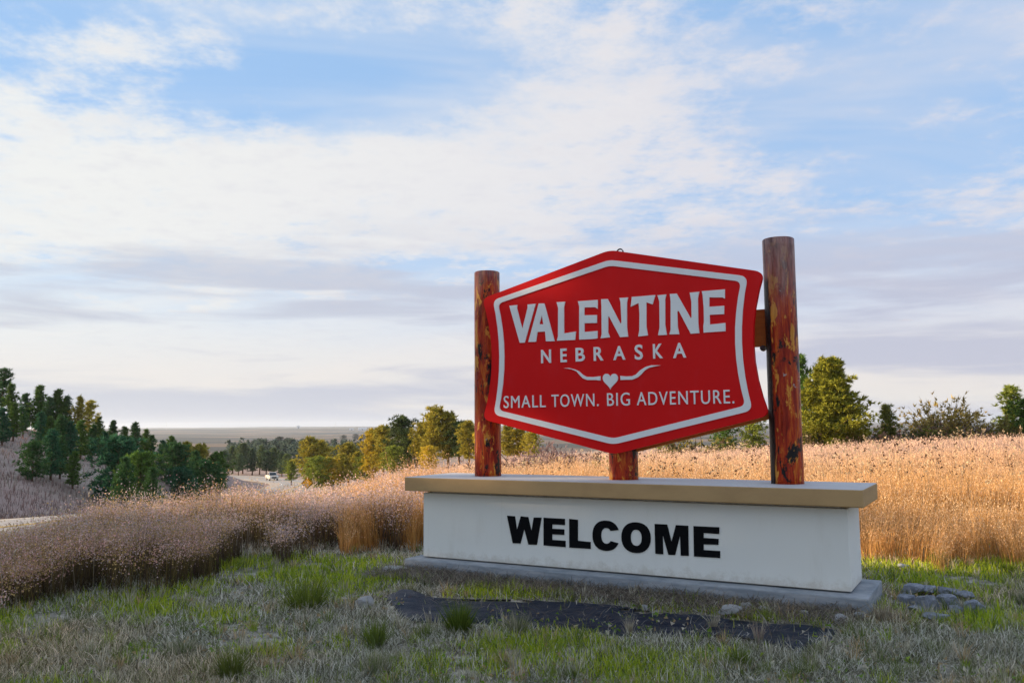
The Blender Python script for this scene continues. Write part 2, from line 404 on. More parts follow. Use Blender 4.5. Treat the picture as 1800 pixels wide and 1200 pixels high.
N.color(N.mix(N.step(N.noise(N.map(o_, (1, 1, 2)), 2.4, 7, 0.65), 0.35, 0.75), (0.50, 0.325, 0.155), (0.43, 0.275, 0.13)))
N.bump(N.noise(o_, 110, 4, 0.7), 0.2, 0.006)
capt = material('pale_cap_top', (0.55, 0.53, 0.52), 0.7, 0.3); N = Nodes(capt); o_ = N.coord()
N.color(N.mix(N.noise(o_, 2.5, 6, 0.65), (0.44, 0.42, 0.42), (0.62, 0.60, 0.59)))
conc = material('footing_concrete', (0.30, 0.32, 0.34), 0.85, 0.25); N = Nodes(conc); o_ = N.coord()
st_ = N.mix(N.step(N.noise(N.map(o_, (1.2, 1.2, 7)), 2.5, 6, 0.65), 0.35, 0.7), (0.24, 0.27, 0.30), (0.42, 0.43, 0.45))
N.color(N.mix(N.math('MULTIPLY', N.step(N.noise(o_, 6, 7, 0.75), 0.55, 0.75), 0.6), st_, (0.15, 0.15, 0.15))); N.bump(N.noise(o_, 40, 6, 0.7), 0.5, 0.01)
red = material('red_sign_paint', (0.60, 0.005, 0.010), 0.55, 0.12); N = Nodes(red); o_ = N.coord()
N.color(N.mix(N.math('MULTIPLY', N.step(N.noise(N.map(o_, (3, 3, 1)), 2.0, 8, 0.72), 0.5, 0.8), 0.35), N.mix(N.noise(o_, 1.1, 5, 0.6), (0.62, 0.005, 0.006), (0.76, 0.009, 0.010)), (0.68, 0.035, 0.045))); N.rough(N.math('MULTIPLY_ADD' if False else 'ADD', N.math('MULTIPLY', N.noise(o_, 3.0, 6, 0.7), 0.25), 0.32))
N.bump(N.noise(o_, 30, 5, 0.6), 0.06, 0.01)
lett = material('pale_letter_paint', (0.74, 0.77, 0.77), 0.55, 0.3); N = Nodes(lett); o_ = N.coord()
N.color(N.mix(N.noise(o_, 9, 6, 0.7), (0.78, 0.79, 0.78), (0.86, 0.87, 0.86)))
blackm = material('black_letter_paint', (0.006, 0.006, 0.007), 0.8, 0.08)
ply = material('stained_plywood', (0.50, 0.22, 0.05), 0.6, 0.3); N = Nodes(ply); o_ = N.coord()
N.color(N.mix(N.noise(N.map(o_, (1.5, 8, 14)), 3.0, 5, 0.6), (0.30, 0.10, 0.015), (0.52, 0.22, 0.04)))
steel = material('dark_bolt_steel', (0.04, 0.04, 0.045), 0.5, 0.5)
def log_material(name, loc, grey_lo, grey_hi, dark_band=False):
    """varnished peeled log: streaked red-brown, honey scars, black knots, weathered top"""
    m = material(name, rough=0.4, spec=0.2); N = Nodes(m); o_ = N.map(N.coord(), (1, 1, 1), loc)
    sepz = N.n.new('ShaderNodeSeparateXYZ'); N.l.new(N.coord(), sepz.inputs[0]); z = sepz.outputs[2]
    streak = N.noise(N.map(o_, (9, 9, 1.1)), 2.2, 8, 0.68, 0.6)
    base = N.ramp(streak, [(0.30, (0.03, 0.005, 0.002)), (0.41, (0.20, 0.010, 0.004)), (0.52, (0.38, 0.030, 0.006)), (0.62, (0.52, 0.10, 0.010)), (0.74, (0.60, 0.20, 0.02))])
    scar = N.noise(N.map(o_, (7, 7, 2.4)), 1.5, 7, 0.66, 0.4)
    base = N.mix(N.step(scar, 0.555, 0.59), base, N.mix(N.noise(N.map(o_, (20, 20, 4)), 2, 4, 0.6), (0.58, 0.19, 0.012), (0.70, 0.34, 0.06)))
    knot = N.noise(N.map(o_, (4.5, 4.5, 1.9), (3.3, 1.2, 0.4)), 1.3, 8, 0.7, 0.3)
    base = N.mix(N.step(knot, 0.55, 0.59), base, (0.012, 0.010, 0.010))
    bare = N.noise(N.map(o_, (5, 5, 2.6), (0.7, 7.7, 2.2)), 1.7, 8, 0.72, 0.5)
    base = N.mix(N.math('MULTIPLY', N.step(bare, 0.64, 0.66), 0.9), base, (0.42, 0.40, 0.37))
    top = N.step(N.math('ADD', z, N.math('MULTIPLY', N.noise(N.map(o_, (6, 6, 1.2)), 2, 6, 0.7), 0.9)), grey_lo + 0.45, grey_hi + 0.45)
    wea = N.ramp(N.noise(N.map(o_, (10, 10, 1.6)), 2.0, 7, 0.7, 0.5), [(0.32, (0.05, 0.042, 0.045)), (0.46, (0.22, 0.13, 0.12)), (0.6, (0.36, 0.23, 0.20)), (0.72, (0.45, 0.42, 0.38))])
    full = N.mix(N.math('MULTIPLY', top, 0.85), base, wea)
    if dark_band:                                       # near-black band painted down one flank, ending below the top
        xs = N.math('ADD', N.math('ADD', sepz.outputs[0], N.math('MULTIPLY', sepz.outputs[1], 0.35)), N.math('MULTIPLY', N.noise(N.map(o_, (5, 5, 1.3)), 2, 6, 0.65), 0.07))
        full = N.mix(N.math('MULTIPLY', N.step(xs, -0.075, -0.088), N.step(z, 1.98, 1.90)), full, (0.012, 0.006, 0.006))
    N.color(full)
    N.rough(N.math('ADD', N.math('MULTIPLY', scar, 0.4), 0.12))
    crack = N.noise(N.map(o_, (26, 26, 0.7), (1.3, 4.4, 0)), 1.4, 4, 0.6, 0.3)
    N.bump(N.math('ADD', N.math('ADD', streak, N.math('MULTIPLY', scar, 0.6)), N.math('MULTIPLY', N.step(crack, 0.40, 0.34), -1.2)), 0.6, 0.02)
    return m

def part(name, me, mat, parent=sign): return link(name, me, mat, parent)
OV = 0.1505
foot = part('footing', bm_mesh('footing', box_bm(-OV, SL + OV, -OV, SD + OV, -0.35, ZF, 0.014, 2)), conc)
# wall with its recess line at the top: a shadow gap under the cap
wall = part('base_wall', bm_mesh('base_wall', box_bm(0, SL, 0, SD, ZF + 0.014, ZC0 - 0.026, 0.006, 2)), stucco)
part('wall_neck', bm_mesh('wall_neck', box_bm(0.07, SL - 0.07, 0.07, SD - 0.07, ZF - 0.02, ZC0 + 0.02)), stucco)
bm = box_bm(-OV, SL + OV, -OV, SD + OV, ZC0, ZC1, 0.010, 2)
cap_me = bm_mesh('cap', bm); cap_me.materials.append(capm); cap_me.materials.append(capt)
for p_ in cap_me.polygons:
    if p_.normal.z > 0.9: p_.material_index = 1
part('cap', cap_me, None)
# logs
def log_mesh(name, h, r0, seed):
    rs_ = np.random.default_rng(seed); n, k = 30, 28; V = []
    t = np.linspace(0, 2 * np.pi, k, endpoint=False)
    prof = r0 * (1 + 0.02 * (fbm(np.linspace(0, 6, n), np.full(n, seed * 1.7), seed) - 0.5) * 2)
    for i in range(n):
        z = h * i / (n - 1); rr = prof[i] * (1.012 - 0.024 * i / (n - 1))
        wob = 1 + 0.035 * (fbm(np.cos(t) * 1.6 + 5, np.sin(t) * 1.6 + z * 1.4, seed + 3) - 0.5)
        for a, w_ in zip(t, wob): V.append((math.cos(a) * rr * w_, math.sin(a) * rr * w_, z))
    F = [(i * k + j, i * k + (j + 1) % k, (i + 1) * k + (j + 1) % k, (i + 1) * k + j) for i in range(n - 1) for j in range(k)]
    bm = bmesh.new(); vs_ = [bm.verts.new(v) for v in V]
    for f in F: bm.faces.new([vs_[i] for i in f])
    cap_ = bm.faces.new(vs_[(n - 1) * k:]); bm.faces.new(vs_[:k][::-1])
    bmesh.ops.bevel(bm, geom=list(cap_.edges), offset=0.008, segments=2, affect='EDGES')
    me = bm_mesh(name, bm)
    for p in me.polygons: p.use_smooth = abs(p.normal.z) < 0.9
    return me
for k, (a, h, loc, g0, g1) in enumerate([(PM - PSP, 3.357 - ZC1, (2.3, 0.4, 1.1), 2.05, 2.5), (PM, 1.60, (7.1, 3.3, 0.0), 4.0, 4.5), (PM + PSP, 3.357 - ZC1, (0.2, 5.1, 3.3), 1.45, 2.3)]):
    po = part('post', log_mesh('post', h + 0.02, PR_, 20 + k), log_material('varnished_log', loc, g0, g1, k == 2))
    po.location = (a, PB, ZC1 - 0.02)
    po['label'] = ['log post at the far left end, honey scars and a black burn low down', 'short log post under the middle of the board', 'tall log post at the right end with a weathered grey top'][k]

# board outline: symmetric hexagon with waisted sides and rounded ears
def rounded(pts, radii, seg=7):
    out = []; n = len(pts)
    for i in range(n):
        p, q, s = (np.array(pts[(i + k) % n], float) for k in (-1, 0, 1)); r_ = radii[i]
        if r_ <= 0: out.append(tuple(q)); continue
        u, v = (p - q) / np.linalg.norm(p - q), (s - q) / np.linalg.norm(s - q)
        h = math.acos(np.clip(u @ v, -1, 1)) / 2; L = min(r_ / math.tan(h), 0.49 * np.linalg.norm(p - q), 0.49 * np.linalg.norm(s - q))
        a, b = q + u * L, q + v * L
        for t in np.linspace(0, 1, seg): out.append(tuple((1 - t) ** 2 * a + 2 * t * (1 - t) * q + t * t * b))
    return out
def side(x_top, z_top, x_mid, z_mid, x_bot, z_bot, n=9):
    return [(x_top * (1 - t) ** 2 + 2 * t * (1 - t) * (2 * x_mid - 0.5 * (x_top + x_bot)) + x_bot * t * t, z_top + (z_bot - z_top) * t) for t in np.linspace(0, 1, n)]
BC = PM + 0.0
def hexagon(xe, zt_e, zb_e, xm, z_apex_t, z_apex_b, rc, ra):
    s = side(xe, zt_e, xm, (zt_e + zb_e) / 2, xe, zb_e)
    right = [(BC + x, z) for x, z in s]; left = [(BC - x, z) for x, z in reversed(s)]
    pts = [(BC, z_apex_t)] + right + [(BC, z_apex_b)] + left
    rad_ = [ra] + [rc] + [0] * (len(s) - 2) + [rc] + [ra] + [rc] + [0] * (len(s) - 2) + [rc]
    return rounded(pts, rad_)
OUT = hexagon(1.552, 3.012, 1.672, 1.43, 3.392, 1.304, 0.085, 0.35)
BO = hexagon(1.405, 2.982, 1.722, 1.327, 3.287, 1.402, 0.09, 0.30)
BI = hexagon(1.340, 2.938, 1.768, 1.264, 3.227, 1.463, 0.06, 0.26)
board = part('sign_board', bm_mesh('sign_board', prism_bm([OUT], BF, BF + 0.055)), red)
bd = part('border', bm_mesh('border', prism_bm([BO, BI], BF - 0.012, BF + 0.002)), lett, board)
# wooden carcass behind the face: sloping battens and a cross beam bolted to the posts
def bar(name, a0, z0, a1, z1, w, y0, y1, mat):
    d = np.array([a1 - a0, z1 - z0]); d /= np.linalg.norm(d); q = np.array([-d[1], d[0]]) * w / 2
    lp = [(a0 + q[0], z0 + q[1]), (a1 + q[0], z1 + q[1]), (a1 - q[0], z1 - q[1]), (a0 - q[0], z0 - q[1])]
    return part(name, bm_mesh(name, prism_bm([lp], y0, y1)), mat)
bar('batten', PM + 0.06, 1.350, PM + 1.49, 1.69, 0.09, BF + 0.24, BF + 0.36, ply)
bar('batten', PM - 0.06, 1.350, PM - 1.49, 1.69, 0.09, BF + 0.24, BF + 0.36, ply)
bar('crossbeam', PM - PSP + 0.02, 2.52, PM + PSP - 0.02, 2.52, 0.36, BF + 0.30, BF + 0.36, ply)
for z in (2.32,):
    bm = bmesh.new(); bmesh.ops.create_cone(bm, cap_ends=True, segments=10, radius1=0.03, radius2=0.024, depth=0.05, matrix=Matrix.Translation((PM + 1.452, BF + 0.275, z)) @ Matrix.Rotation(R(90), 4, 'X'))
    part('bolt', bm_mesh('bolt', bm), steel)
V, F = tubes([([(PM + 0.10 + 0.035 * math.cos(t), BF + 0.03, 3.36 + 0.035 * math.sin(t)) for t in np.linspace(-0.4, math.pi + 0.4, 10)], [0.008] * 10)], 6)
part('eye_bolt', np_mesh('eye_bolt', V, F, smooth_=True), steel)

# lettering: each letter its own raised mesh, outlines surveyed from the sign
def glyph(name, loops, origin, scale, b, mat, parent, thick=0.012, label=None):
    lps = [[on_sign(origin[0] + x / scale, origin[1] + y / scale, b) for x, y in lp] for lp in loops]
    o = part(name, bm_mesh(name, prism_bm(lps, b - thick, b + 0.002)), mat, parent)
    if label: o['label'] = label
    return o
S1 = 1800 / 135.0; O1, O2, O3 = (890, 520), (1010, 510), (1145, 500)
VAL = [
 ('V', O1, [[(80, 232), (265, 215), (258, 290), (385, 780), (508, 290), (510, 205), (695, 187), (440, 1095), (325, 1100)]]),
 ('A', O1, [[(770, 180), (900, 178), (1140, 1060), (938, 1065), (920, 835), (740, 845), (705, 1075), (525, 1080)], [(845, 450), (878, 668), (783, 662)]]),
 ('L', O1, [[(1188, 150), (1388, 138), (1360, 270), (1362, 880), (1640, 835), (1620, 1030), (1195, 1050), (1222, 950), (1225, 280)]]),
 ('E', O2, [[(88, 262), (550, 228), (548, 435), (490, 400), (240, 405), (235, 590), (532, 582), (532, 768), (240, 775), (240, 980), (548, 955), (545, 1130), (400, 1145), (118, 1158), (118, 380)]]),
 ('N', O2, [[(632, 215), (785, 208), (1085, 790), (1108, 760), (1085, 280), (1060, 185), (1262, 172), (1235, 290), (1235, 870), (1262, 1090), (1075, 1100), (820, 620), (795, 620), (795, 990), (835, 1105), (620, 1128), (645, 1030), (640, 400)]]),
 ('T', O2, [[(1350, 160), (1560, 145), (1800, 122), (1900, 117), (1836, 335), (1690, 285), (1690, 850), (1725, 1060), (1500, 1085), (1525, 940), (1530, 560), (1510, 300), (1325, 390)]]),
 ('I', O3, [[(150, 255), (355, 235), (330, 350), (330, 940), (370, 1180), (165, 1190), (200, 1010), (195, 400)]]),
 ('N', O3, [[(440, 225), (600, 215), (930, 795), (950, 770), (945, 400), (905, 195), (1130, 172), (1095, 330), (1105, 900), (1130, 1140), (930, 1155), (650, 620), (615, 630), (625, 1000), (660, 1165), (430, 1168), (460, 1060), (460, 400)]]),
 ('E', O3, [[(1188, 160), (1728, 115), (1728, 335), (1670, 305), (1365, 305), (1362, 525), (1712, 500), (1710, 695), (1372, 712), (1378, 940), (1740, 900), (1745, 1095), (1500, 1110), (1232, 1128), (1225, 980), (1240, 880), (1235, 560), (1210, 260)]]),
]
for ch, og, lp in VAL: glyph('letter', lp, og, S1, BF, lett, board)
S2 = 1800 / 195.0; O4, O5 = (885, 895), (1080, 900)
def ell(cx, cy, rx, ry, a0=0, a1=360, n=32, pw=2.25):
    out = []
    for t in np.linspace(R(a0), R(a1), n, endpoint=(abs(a1 - a0) < 359)):
        c_, s_ = math.cos(t), math.sin(t)
        out.append((cx + rx * math.copysign(abs(c_) ** (2 / pw), c_), cy + ry * math.copysign(abs(s_) ** (2 / pw), s_) + (rx * math.copysign(abs(c_) ** (2 / pw), c_)) * 0.05))
    return out
WEL = [
 ('W', O4, S2, [[(62, 98), (190, 108), (222, 335), (285, 108), (405, 122), (458, 350), (495, 128), (620, 130), (545, 570), (408, 565), (342, 312), (280, 548), (155, 545)]]),
 ('E', O4, S2, [[(655, 130), (1000, 150), (1000, 250), (795, 238), (793, 310), (990, 320), (988, 410), (793, 400), (795, 490), (1010, 505), (1010, 608), (655, 580)]]),
 ('L', O4, S2, [[(1070, 150), (1210, 165), (1210, 505), (1418, 525), (1418, 635), (1072, 615)]]),
 ('C', (0, 0), 1.0, [ell(1065.5, 940.8, 23.6, 26.6, 24, 338, 34) + ell(1066.2, 941.0, 9.2, 13.8, 322, 38, 24)]),
 ('O', (0, 0), 1.0, [ell(1118.4, 944.2, 25.7, 27.0), ell(1118.7, 944.4, 9.7, 14.2)]),
 ('M', O5, S2, [[(655, 185), (858, 195), (930, 478), (1000, 205), (1200, 215), (1208, 703), (1080, 698), (1068, 365), (988, 690), (880, 685), (785, 352), (795, 678), (668, 668)]]),
 ('E', O5, S2, [[(1285, 220), (1705, 240), (1702, 348), (1450, 332), (1450, 412), (1692, 428), (1690, 522), (1450, 515), (1450, 608), (1718, 625), (1718, 738), (1295, 712)]]),
]
for ch, og, sc_, lp in WEL: glyph('letter', lp, og, sc_, 0.0, blackm, wall, 0.008)
S3 = 1800 / 190.0; O6 = (980, 630)
def heart(cx, cy, w, h, n=40):
    t = np.linspace(0, 2 * np.pi, n, endpoint=False)
    x = 16 * np.sin(t) ** 3; y = 13 * np.cos(t) - 5 * np.cos(2 * t) - 2 * np.cos(3 * t) - np.cos(4 * t)
    y = (y - y.min()) / (y.max() - y.min())
    return [(cx + a / 16 * w / 2, cy - b * h) for a, b in zip(x, y)]
glyph('heart', [heart(885, 515, 254, 262)], O6, S3, BF, lett, board)
glyph('horn', [[(105, 160), (200, 157), (290, 180), (360, 208), (430, 272), (490, 303), (600, 307), (720, 293), (720, 365), (640, 357), (500, 357), (430, 329), (380, 280), (320, 211), (240, 178), (170, 168)]], O6, S3, BF, lett, board)
glyph('horn', [[(1052, 287), (1150, 298), (1250, 293), (1310, 266), (1380, 197), (1470, 140), (1570, 112), (1720, 113), (1620, 132), (1530, 154), (1460, 196), (1400, 264), (1340, 314), (1250, 352), (1150, 352), (1055, 357)]], O6, S3, BF, lett, board)

def word_islands(word, offset):
    """letters of a word in the built-in typeface as flat loops of triangles, left to right"""
    cu = bpy.data.curves.new('word', 'FONT'); cu.body = word; cu.size = 1.0; cu.offset = offset; cu.space_character = 1.15; cu.resolution_u = 4
    ob = bpy.data.objects.new('word', cu); C.objects.link(ob)
    dg = bpy.context.evaluated_depsgraph_get(); me = bpy.data.meshes.new_from_object(ob.evaluated_get(dg))
    bpy.data.objects.remove(ob); bpy.data.curves.remove(cu)
    bm = bmesh.new(); bm.from_mesh(me); bpy.data.meshes.remove(me)
    bmesh.ops.remove_doubles(bm, verts=bm.verts, dist=1e-5)
    seen, isl = set(), []
    for v in bm.verts:
        if v in seen: continue
        st, grp = [v], []
        seen.add(v)
        while st:
            u = st.pop(); grp.append(u)
            for e in u.link_edges:
                w = e.other_vert(u)
                if w not in seen: seen.add(w); st.append(w)
        isl.append(grp)
    isl.sort(key=lambda g_: min(v.co.x for v in g_))
    out = []
    for g_ in isl:
        idx = {v: i for i, v in enumerate(g_)}; gs = set(g_)
        out.append((np.array([(v.co.x, v.co.y) for v in g_]), [[idx[v] for v in f.verts] for f in bm.faces if f.verts[0] in gs]))
    bm.free(); return out
def raised(name, P, F, mat, parent, b, thick=0.010):
    bm = bmesh.new(); vs_ = [bm.verts.new((a, b - thick, z)) for a, z in P]
    for f in F:
        try: bm.faces.new([vs_[i] for i in f])
        except ValueError: pass
    ex = bmesh.ops.extrude_face_region(bm, geom=bm.faces[:])
    for v in ex['geom']:
        if isinstance(v, bmesh.types.BMVert): v.co.y = b + 0.002
    return part(name, bm_mesh(name, bm), mat, parent)
# NEBRASKA: widely spaced letters, each set to its measured place
NEB = [('N', 951.7, 969, 614.5, 638), ('E', 985.7, 996.7, 612.5, 636.5), ('B', 1012.3, 1028.5, 611, 635), ('R', 1044, 1061, 609.5, 633.8), ('A', 1078.3, 1099.5, 608, 632.4), ('S', 1116, 1130.3, 605.5, 632.2), ('K', 1148.3, 1165.5, 604.2, 629.8), ('A', 1183.3, 1206.3, 602.5, 628.8)]
for ch, x0, x1, y0, y1 in NEB:
    P, F = word_islands(ch, 0.018)[0]
    a0, z1 = on_sign(x0, (y0 + y1) / 2, BF)[0], on_sign((x0 + x1) / 2, y0, BF)[1]; a1, z0 = on_sign(x1, (y0 + y1) / 2, BF)[0], on_sign((x0 + x1) / 2, y1, BF)[1]
    q = (P - P.min(0)) / (P.max(0) - P.min(0))
    raised('letter', np.stack([a0 + q[:, 0] * (a1 - a0), z0 + q[:, 1] * (z1 - z0)], -1), F, lett, board, BF)
for word, x0, x1 in [('SMALL', 886.0, 959.5), ('TOWN.', 970, 1052.5), ('BIG', 1067.7, 1107.5), ('ADVENTURE.', 1120, 1291)]:
    isl = word_islands(word, 0.0); allp = np.concatenate([p for p, f in isl]); lo, hi = allp.min(0), allp.max(0)
    a0, a1 = on_sign(x0, 705, BF)[0], on_sign(x1, 702, BF)[0]
    zb_ = 1.797; zh = 0.137
    ref = 0.729
    for P, F in isl:
        q = np.stack([a0 + (P[:, 0] - lo[0]) / (hi[0] - lo[0]) * (a1 - a0), zb_ - 0.006 + P[:, 1] / ref * zh], -1)
        o = raised('letter' if np.ptp(P[:, 1]) > 0.3 else 'full_stop', q, F, lett, board, BF)

# ------------------------------------------------------------------ trees and shrubs
def foliage_material(name, trans=0.42):
    m = bpy.data.materials.new(name); m.use_nodes = True; nt = m.node_tree; n, l = nt.nodes, nt.links; n.clear()
    at_ = n.new('ShaderNodeAttribute'); at_.attribute_name = 'tint'
    oi = n.new('ShaderNodeObjectInfo')
    mx = n.new('ShaderNodeMix'); mx.data_type = 'RGBA'; mx.blend_type = 'MULTIPLY'; mx.inputs[0].default_value = 1.0
    l.new(at_.outputs['Color'], mx.inputs[6]); l.new(oi.outputs['Color'], mx.inputs[7])
    d = n.new('ShaderNodeBsdfDiffuse'); t = n.new('ShaderNodeBsdfTranslucent'); s = n.new('ShaderNodeMixShader'); s.inputs[0].default_value = trans
    for q in (d, t): l.new(mx.outputs[2], q.inputs['Color'])
    l.new(d.outputs[0], s.inputs[1]); l.new(t.outputs[0], s.inputs[2])
    o = n.new('ShaderNodeOutputMaterial'); l.new(s.outputs[0], o.inputs[0]); return m
needle = foliage_material('pine_needles', 0.2); leafm = foliage_material('shrub_leaves'); grassm = foliage_material('dry_grass')
barkm = material('pine_bark', (0.11, 0.065, 0.04), 0.95, 0.1); N = Nodes(barkm); o_ = N.coord()
N.color(N.mix(N.noise(N.map(o_, (4, 4, 0.8)), 3, 6, 0.65), (0.05, 0.032, 0.024), (0.20, 0.115, 0.07))); N.bump(N.noise(N.map(o_, (4, 4, 1)), 6, 5, 0.6), 0.8, 0.05)
twigm = material('grey_twig', (0.12, 0.095, 0.08), 0.9, 0.1)

def spray(centres, dirs, n_per, length, width, rs_, spread=0.9, cvar=0.35, gold=0.0):
    """bunches of narrow needle triangles around centres -> V, F, col"""
    m = len(centres) * n_per
    c = np.repeat(centres, n_per, 0); d = np.repeat(dirs, n_per, 0)
    v = d + rs_.normal(0, spread, (m, 3)); v /= np.linalg.norm(v, axis=1)[:, None] + 1e-9
    s = np.cross(v, rs_.normal(0, 1, (m, 3))); s /= np.linalg.norm(s, axis=1)[:, None] + 1e-9
    L = length * rs_.uniform(0.65, 1.25, (m, 1)); W = width * rs_.uniform(0.7, 1.3, (m, 1))
    a = c + s * W * 0.5; b = c - s * W * 0.5; t = c + v * L
    V = np.stack([a, b, t], 1).reshape(-1, 3); F = np.arange(m * 3).reshape(-1, 3)
    k = np.repeat(rs_.uniform(1 - cvar, 1 + cvar, len(centres)), n_per)[:, None] * rs_.uniform(0.8, 1.2, (m, 1))
    g_ = np.repeat(rs_.uniform(0, 1, len(centres)), n_per)[:, None]
    col = k * (np.array([1.0, 1.0, 1.0]) * (1 - gold * g_) + np.array([1.55, 1.15, 0.7]) * gold * g_)
    return V, F, np.repeat(col, 3, 0)
def pine_mesh(seed, H=6.0, rad=1.45, bare=0.12, shape='cone', branches=85, tufts=7, n_per=7, tl=0.34, tw=0.085, droop=0.0, gold=0.2, clump=0.17):
    rs_ = np.random.default_rng(seed); cen, dr, limbs = [], [], []
    lean = rs_.normal(0, 0.02, 2)
    def axis(z): return np.array([lean[0] * z + 0.05 * math.sin(z * 1.1 + seed), lean[1] * z + 0.05 * math.cos(z * 0.9 + seed), z])
    for i in range(branches):
        u = (i + rs_.uniform(0, 1)) / branches; z = H * (bare + (0.97 - bare) * u)
        if shape == 'cone': prof = (1 - u) ** 0.75 * 0.95 + 0.06
        elif shape == 'full': prof = ((1 - u) ** 0.95 * 1.15) * (0.8 + 0.2 * min(1, u * 6)) + 0.04
        elif shape == 'round': prof = math.sqrt(max(0.02, 1 - (2 * u - 0.75) ** 2 * 0.72)) * (1 if u < 0.8 else (1.02 - u) / 0.22 * 0.8 + 0.2)
        else: prof = (0.55 + 0.6 * math.sin(u * math.pi * 0.9)) * (1 - u) ** 0.35 + 0.05
        prof *= (0.85 + 0.3 * float(vnoise(u * 9.0, i % 5, seed))) if shape == 'full' else (0.55 + 0.75 * float(vnoise(u * 5.0, seed * 3.1 + (i % 4), seed)))
        Lb = rad * prof * rs_.uniform(0.5, 1.12); a = i * 2.39996 + rs_.normal(0, 0.5)
        tilt = ((0.3 if shape == 'full' else 0.55) * u + 0.02 - droop) + rs_.normal(0, 0.12)
        d = np.array([math.cos(a) * math.cos(tilt), math.sin(a) * math.cos(tilt), math.sin(tilt)]); p0 = axis(z)
        bend = np.array([0, 0, 0.22 * Lb])
        if i % 2 == 0: limbs.append(([p0, p0 + d * Lb * 0.55 + bend * 0.25, p0 + d * Lb * 0.95 + bend * 0.9], [0.012 * H * (1 - u) * 0.35 + 0.012, 0.015, 0.006]))
        ncl = 2 if prof < 0.45 else 3
        for t in (np.array([0.98, 0.66, 0.36])[:ncl] + rs_.normal(0, 0.07, ncl)):
            off = rs_.normal(0, 0.10 * rad, 3); off[2] *= 0.5; cc = p0 + d * Lb * t + bend * t * t + off
            sz = clump * rad * (0.6 + 0.5 * prof) * rs_.uniform(0.7, 1.2)
            for _ in range(max(3, int(tufts * 0.55))):
                q = rs_.normal(0, 1, 3); q /= np.linalg.norm(q); q[2] = abs(q[2]) * 0.8 - 0.15
                cen.append(cc + q * sz * rs_.uniform(0.3, 1.0)); dr.append(q + d * 0.3 + np.array([0, 0, 0.3]))
    cen.append(axis(H)); dr.append(np.array([0, 0, 1.0]))
    V, F, col = spray(np.array(cen), np.array(dr), n_per, tl, tw, rs_, 0.75, 0.35, gold)
    crown = np_mesh('crown', V, F, col)
    zs = np.linspace(-0.4, H * 0.97, 9)
    r0 = 0.022 * H
    tv, tf = tubes([([axis(z) for z in zs], [r0 * (1.25 if z < 0 else 1) * (1 - max(z, 0) / H) + 0.012 for z in zs])] + limbs, 5)
    return crown, np_mesh('trunk', tv, tf, smooth_=True)
def shrub_mesh(seed, H=2.0, rad=1.5, stems=60, tw=0.07, tl=0.22, spiky=0.35, n_per=5):
    rs_ = np.random.default_rng(seed); cen, dr, limbs = [], [], []
    for i in range(stems):
        a = rs_.uniform(0, 2 * math.pi); e = math.asin(rs_.uniform(0.08, 1.0)); d = np.array([math.cos(a) * math.cos(e) * rad / H, math.sin(a) * math.cos(e) * rad / H, math.sin(e)])
        L = H * rs_.uniform(0.7, 1.0) * (1.25 if rs_.uniform() < spiky * 0.4 else 1.0)
        b0 = np.array([math.cos(a), math.sin(a), 0]) * rad * 0.18 * rs_.uniform(0, 1)
        end = b0 + d * L; limbs.append(([b0 - np.array([0, 0, 0.1]), b0 + d * L * 0.5 + rs_.normal(0, 0.04, 3), end], [0.022, 0.013, 0.004]))
        for t in rs_.uniform(0.35, 1.0, 8):
            cen.append(b0 + d * L * t + rs_.normal(0, 0.07 * rad, 3)); dr.append(d + rs_.normal(0, 0.4, 3))
    cen = np.array(cen); cen[:, 2] = np.maximum(cen[:, 2], 0.05)
    V, F, col = spray(cen, np.array(dr), n_per, tl, tw, rs_, 0.9, 0.4, 0.2)
    tv, tf = tubes(limbs, 4)
    return np_mesh('foliage', V, F, col), np_mesh('stems', tv, tf)
PINES = {
 'a': (6.0, pine_mesh(1, 6.0, 1.35, 0.14, 'cone', 90, 8)), 'b': (6.0, pine_mesh(2, 6.0, 1.6, 0.10, 'cone', 95, 8)), 'c': (6.0, pine_mesh(3, 6.0, 1.15, 0.22, 'cone', 75, 7)),
 'd': (6.0, pine_mesh(4, 6.0, 1.75, 0.16, 'round', 95, 9, 7, 0.36, 0.095)), 'e': (6.0, pine_mesh(5, 6.0, 1.5, 0.22, 'round', 90, 9, 7, 0.36, 0.095)), 'f': (6.0, pine_mesh(6, 6.0, 2.3, 0.06, 'round', 105, 10, 7, 0.36, 0.10)),
 'g': (6.0, pine_mesh(8, 6.0, 2.5, 0.01, 'full', 260, 18, 8, 0.27, 0.085, 0.05)), 'j': (3.0, pine_mesh(9, 3.0, 1.15, 0.0, 'cone', 70, 9, 7, 0.26, 0.06)),
 'k': (6.0, pine_mesh(10, 6.0, 1.2, 0.30, 'odd', 60, 7, 7, 0.34, 0.085)), 't': (6.0, pine_mesh(12, 6.0, 1.6, 0.30, 'odd', 75, 8, 7, 0.38, 0.10)),
}
SHRUBS = {'s': (2.0, shrub_mesh(21)), 'w': (2.0, shrub_mesh(22, 2.0, 2.0, 130, 0.06, 0.2, 0.8, 6)), 'l': (1.0, shrub_mesh(23, 1.0, 1.2, 45, 0.05, 0.14, 0.3, 4))}
def horizon(px): return 747.7 - 0.0085 * (px - 900)
def put_tree(px, top, Y, var, tint, label, group, name='pine_tree', cat='tree', wide=1.0):
    X = wx(px, Y); z0 = gz(X, Y); zt = EYE + (horizon(px) - top) * Y / FPX
    H0, (cr, tr) = PINES[var]; s = max(0.6, zt - z0) / (H0 + 0.15)
    t = thing(name, label, cat, (X, Y, z0 - 0.05), random.uniform(0, 6.28), group); t.scale = (s * wide, s * wide, s)
    b = link('trunk', tr, barkm, t)
    a = link('crown', cr, needle, t); j = random.uniform(0.82, 1.18); a.color = (tint[0] * j, tint[1] * j, tint[2] * j, 1)
    return t
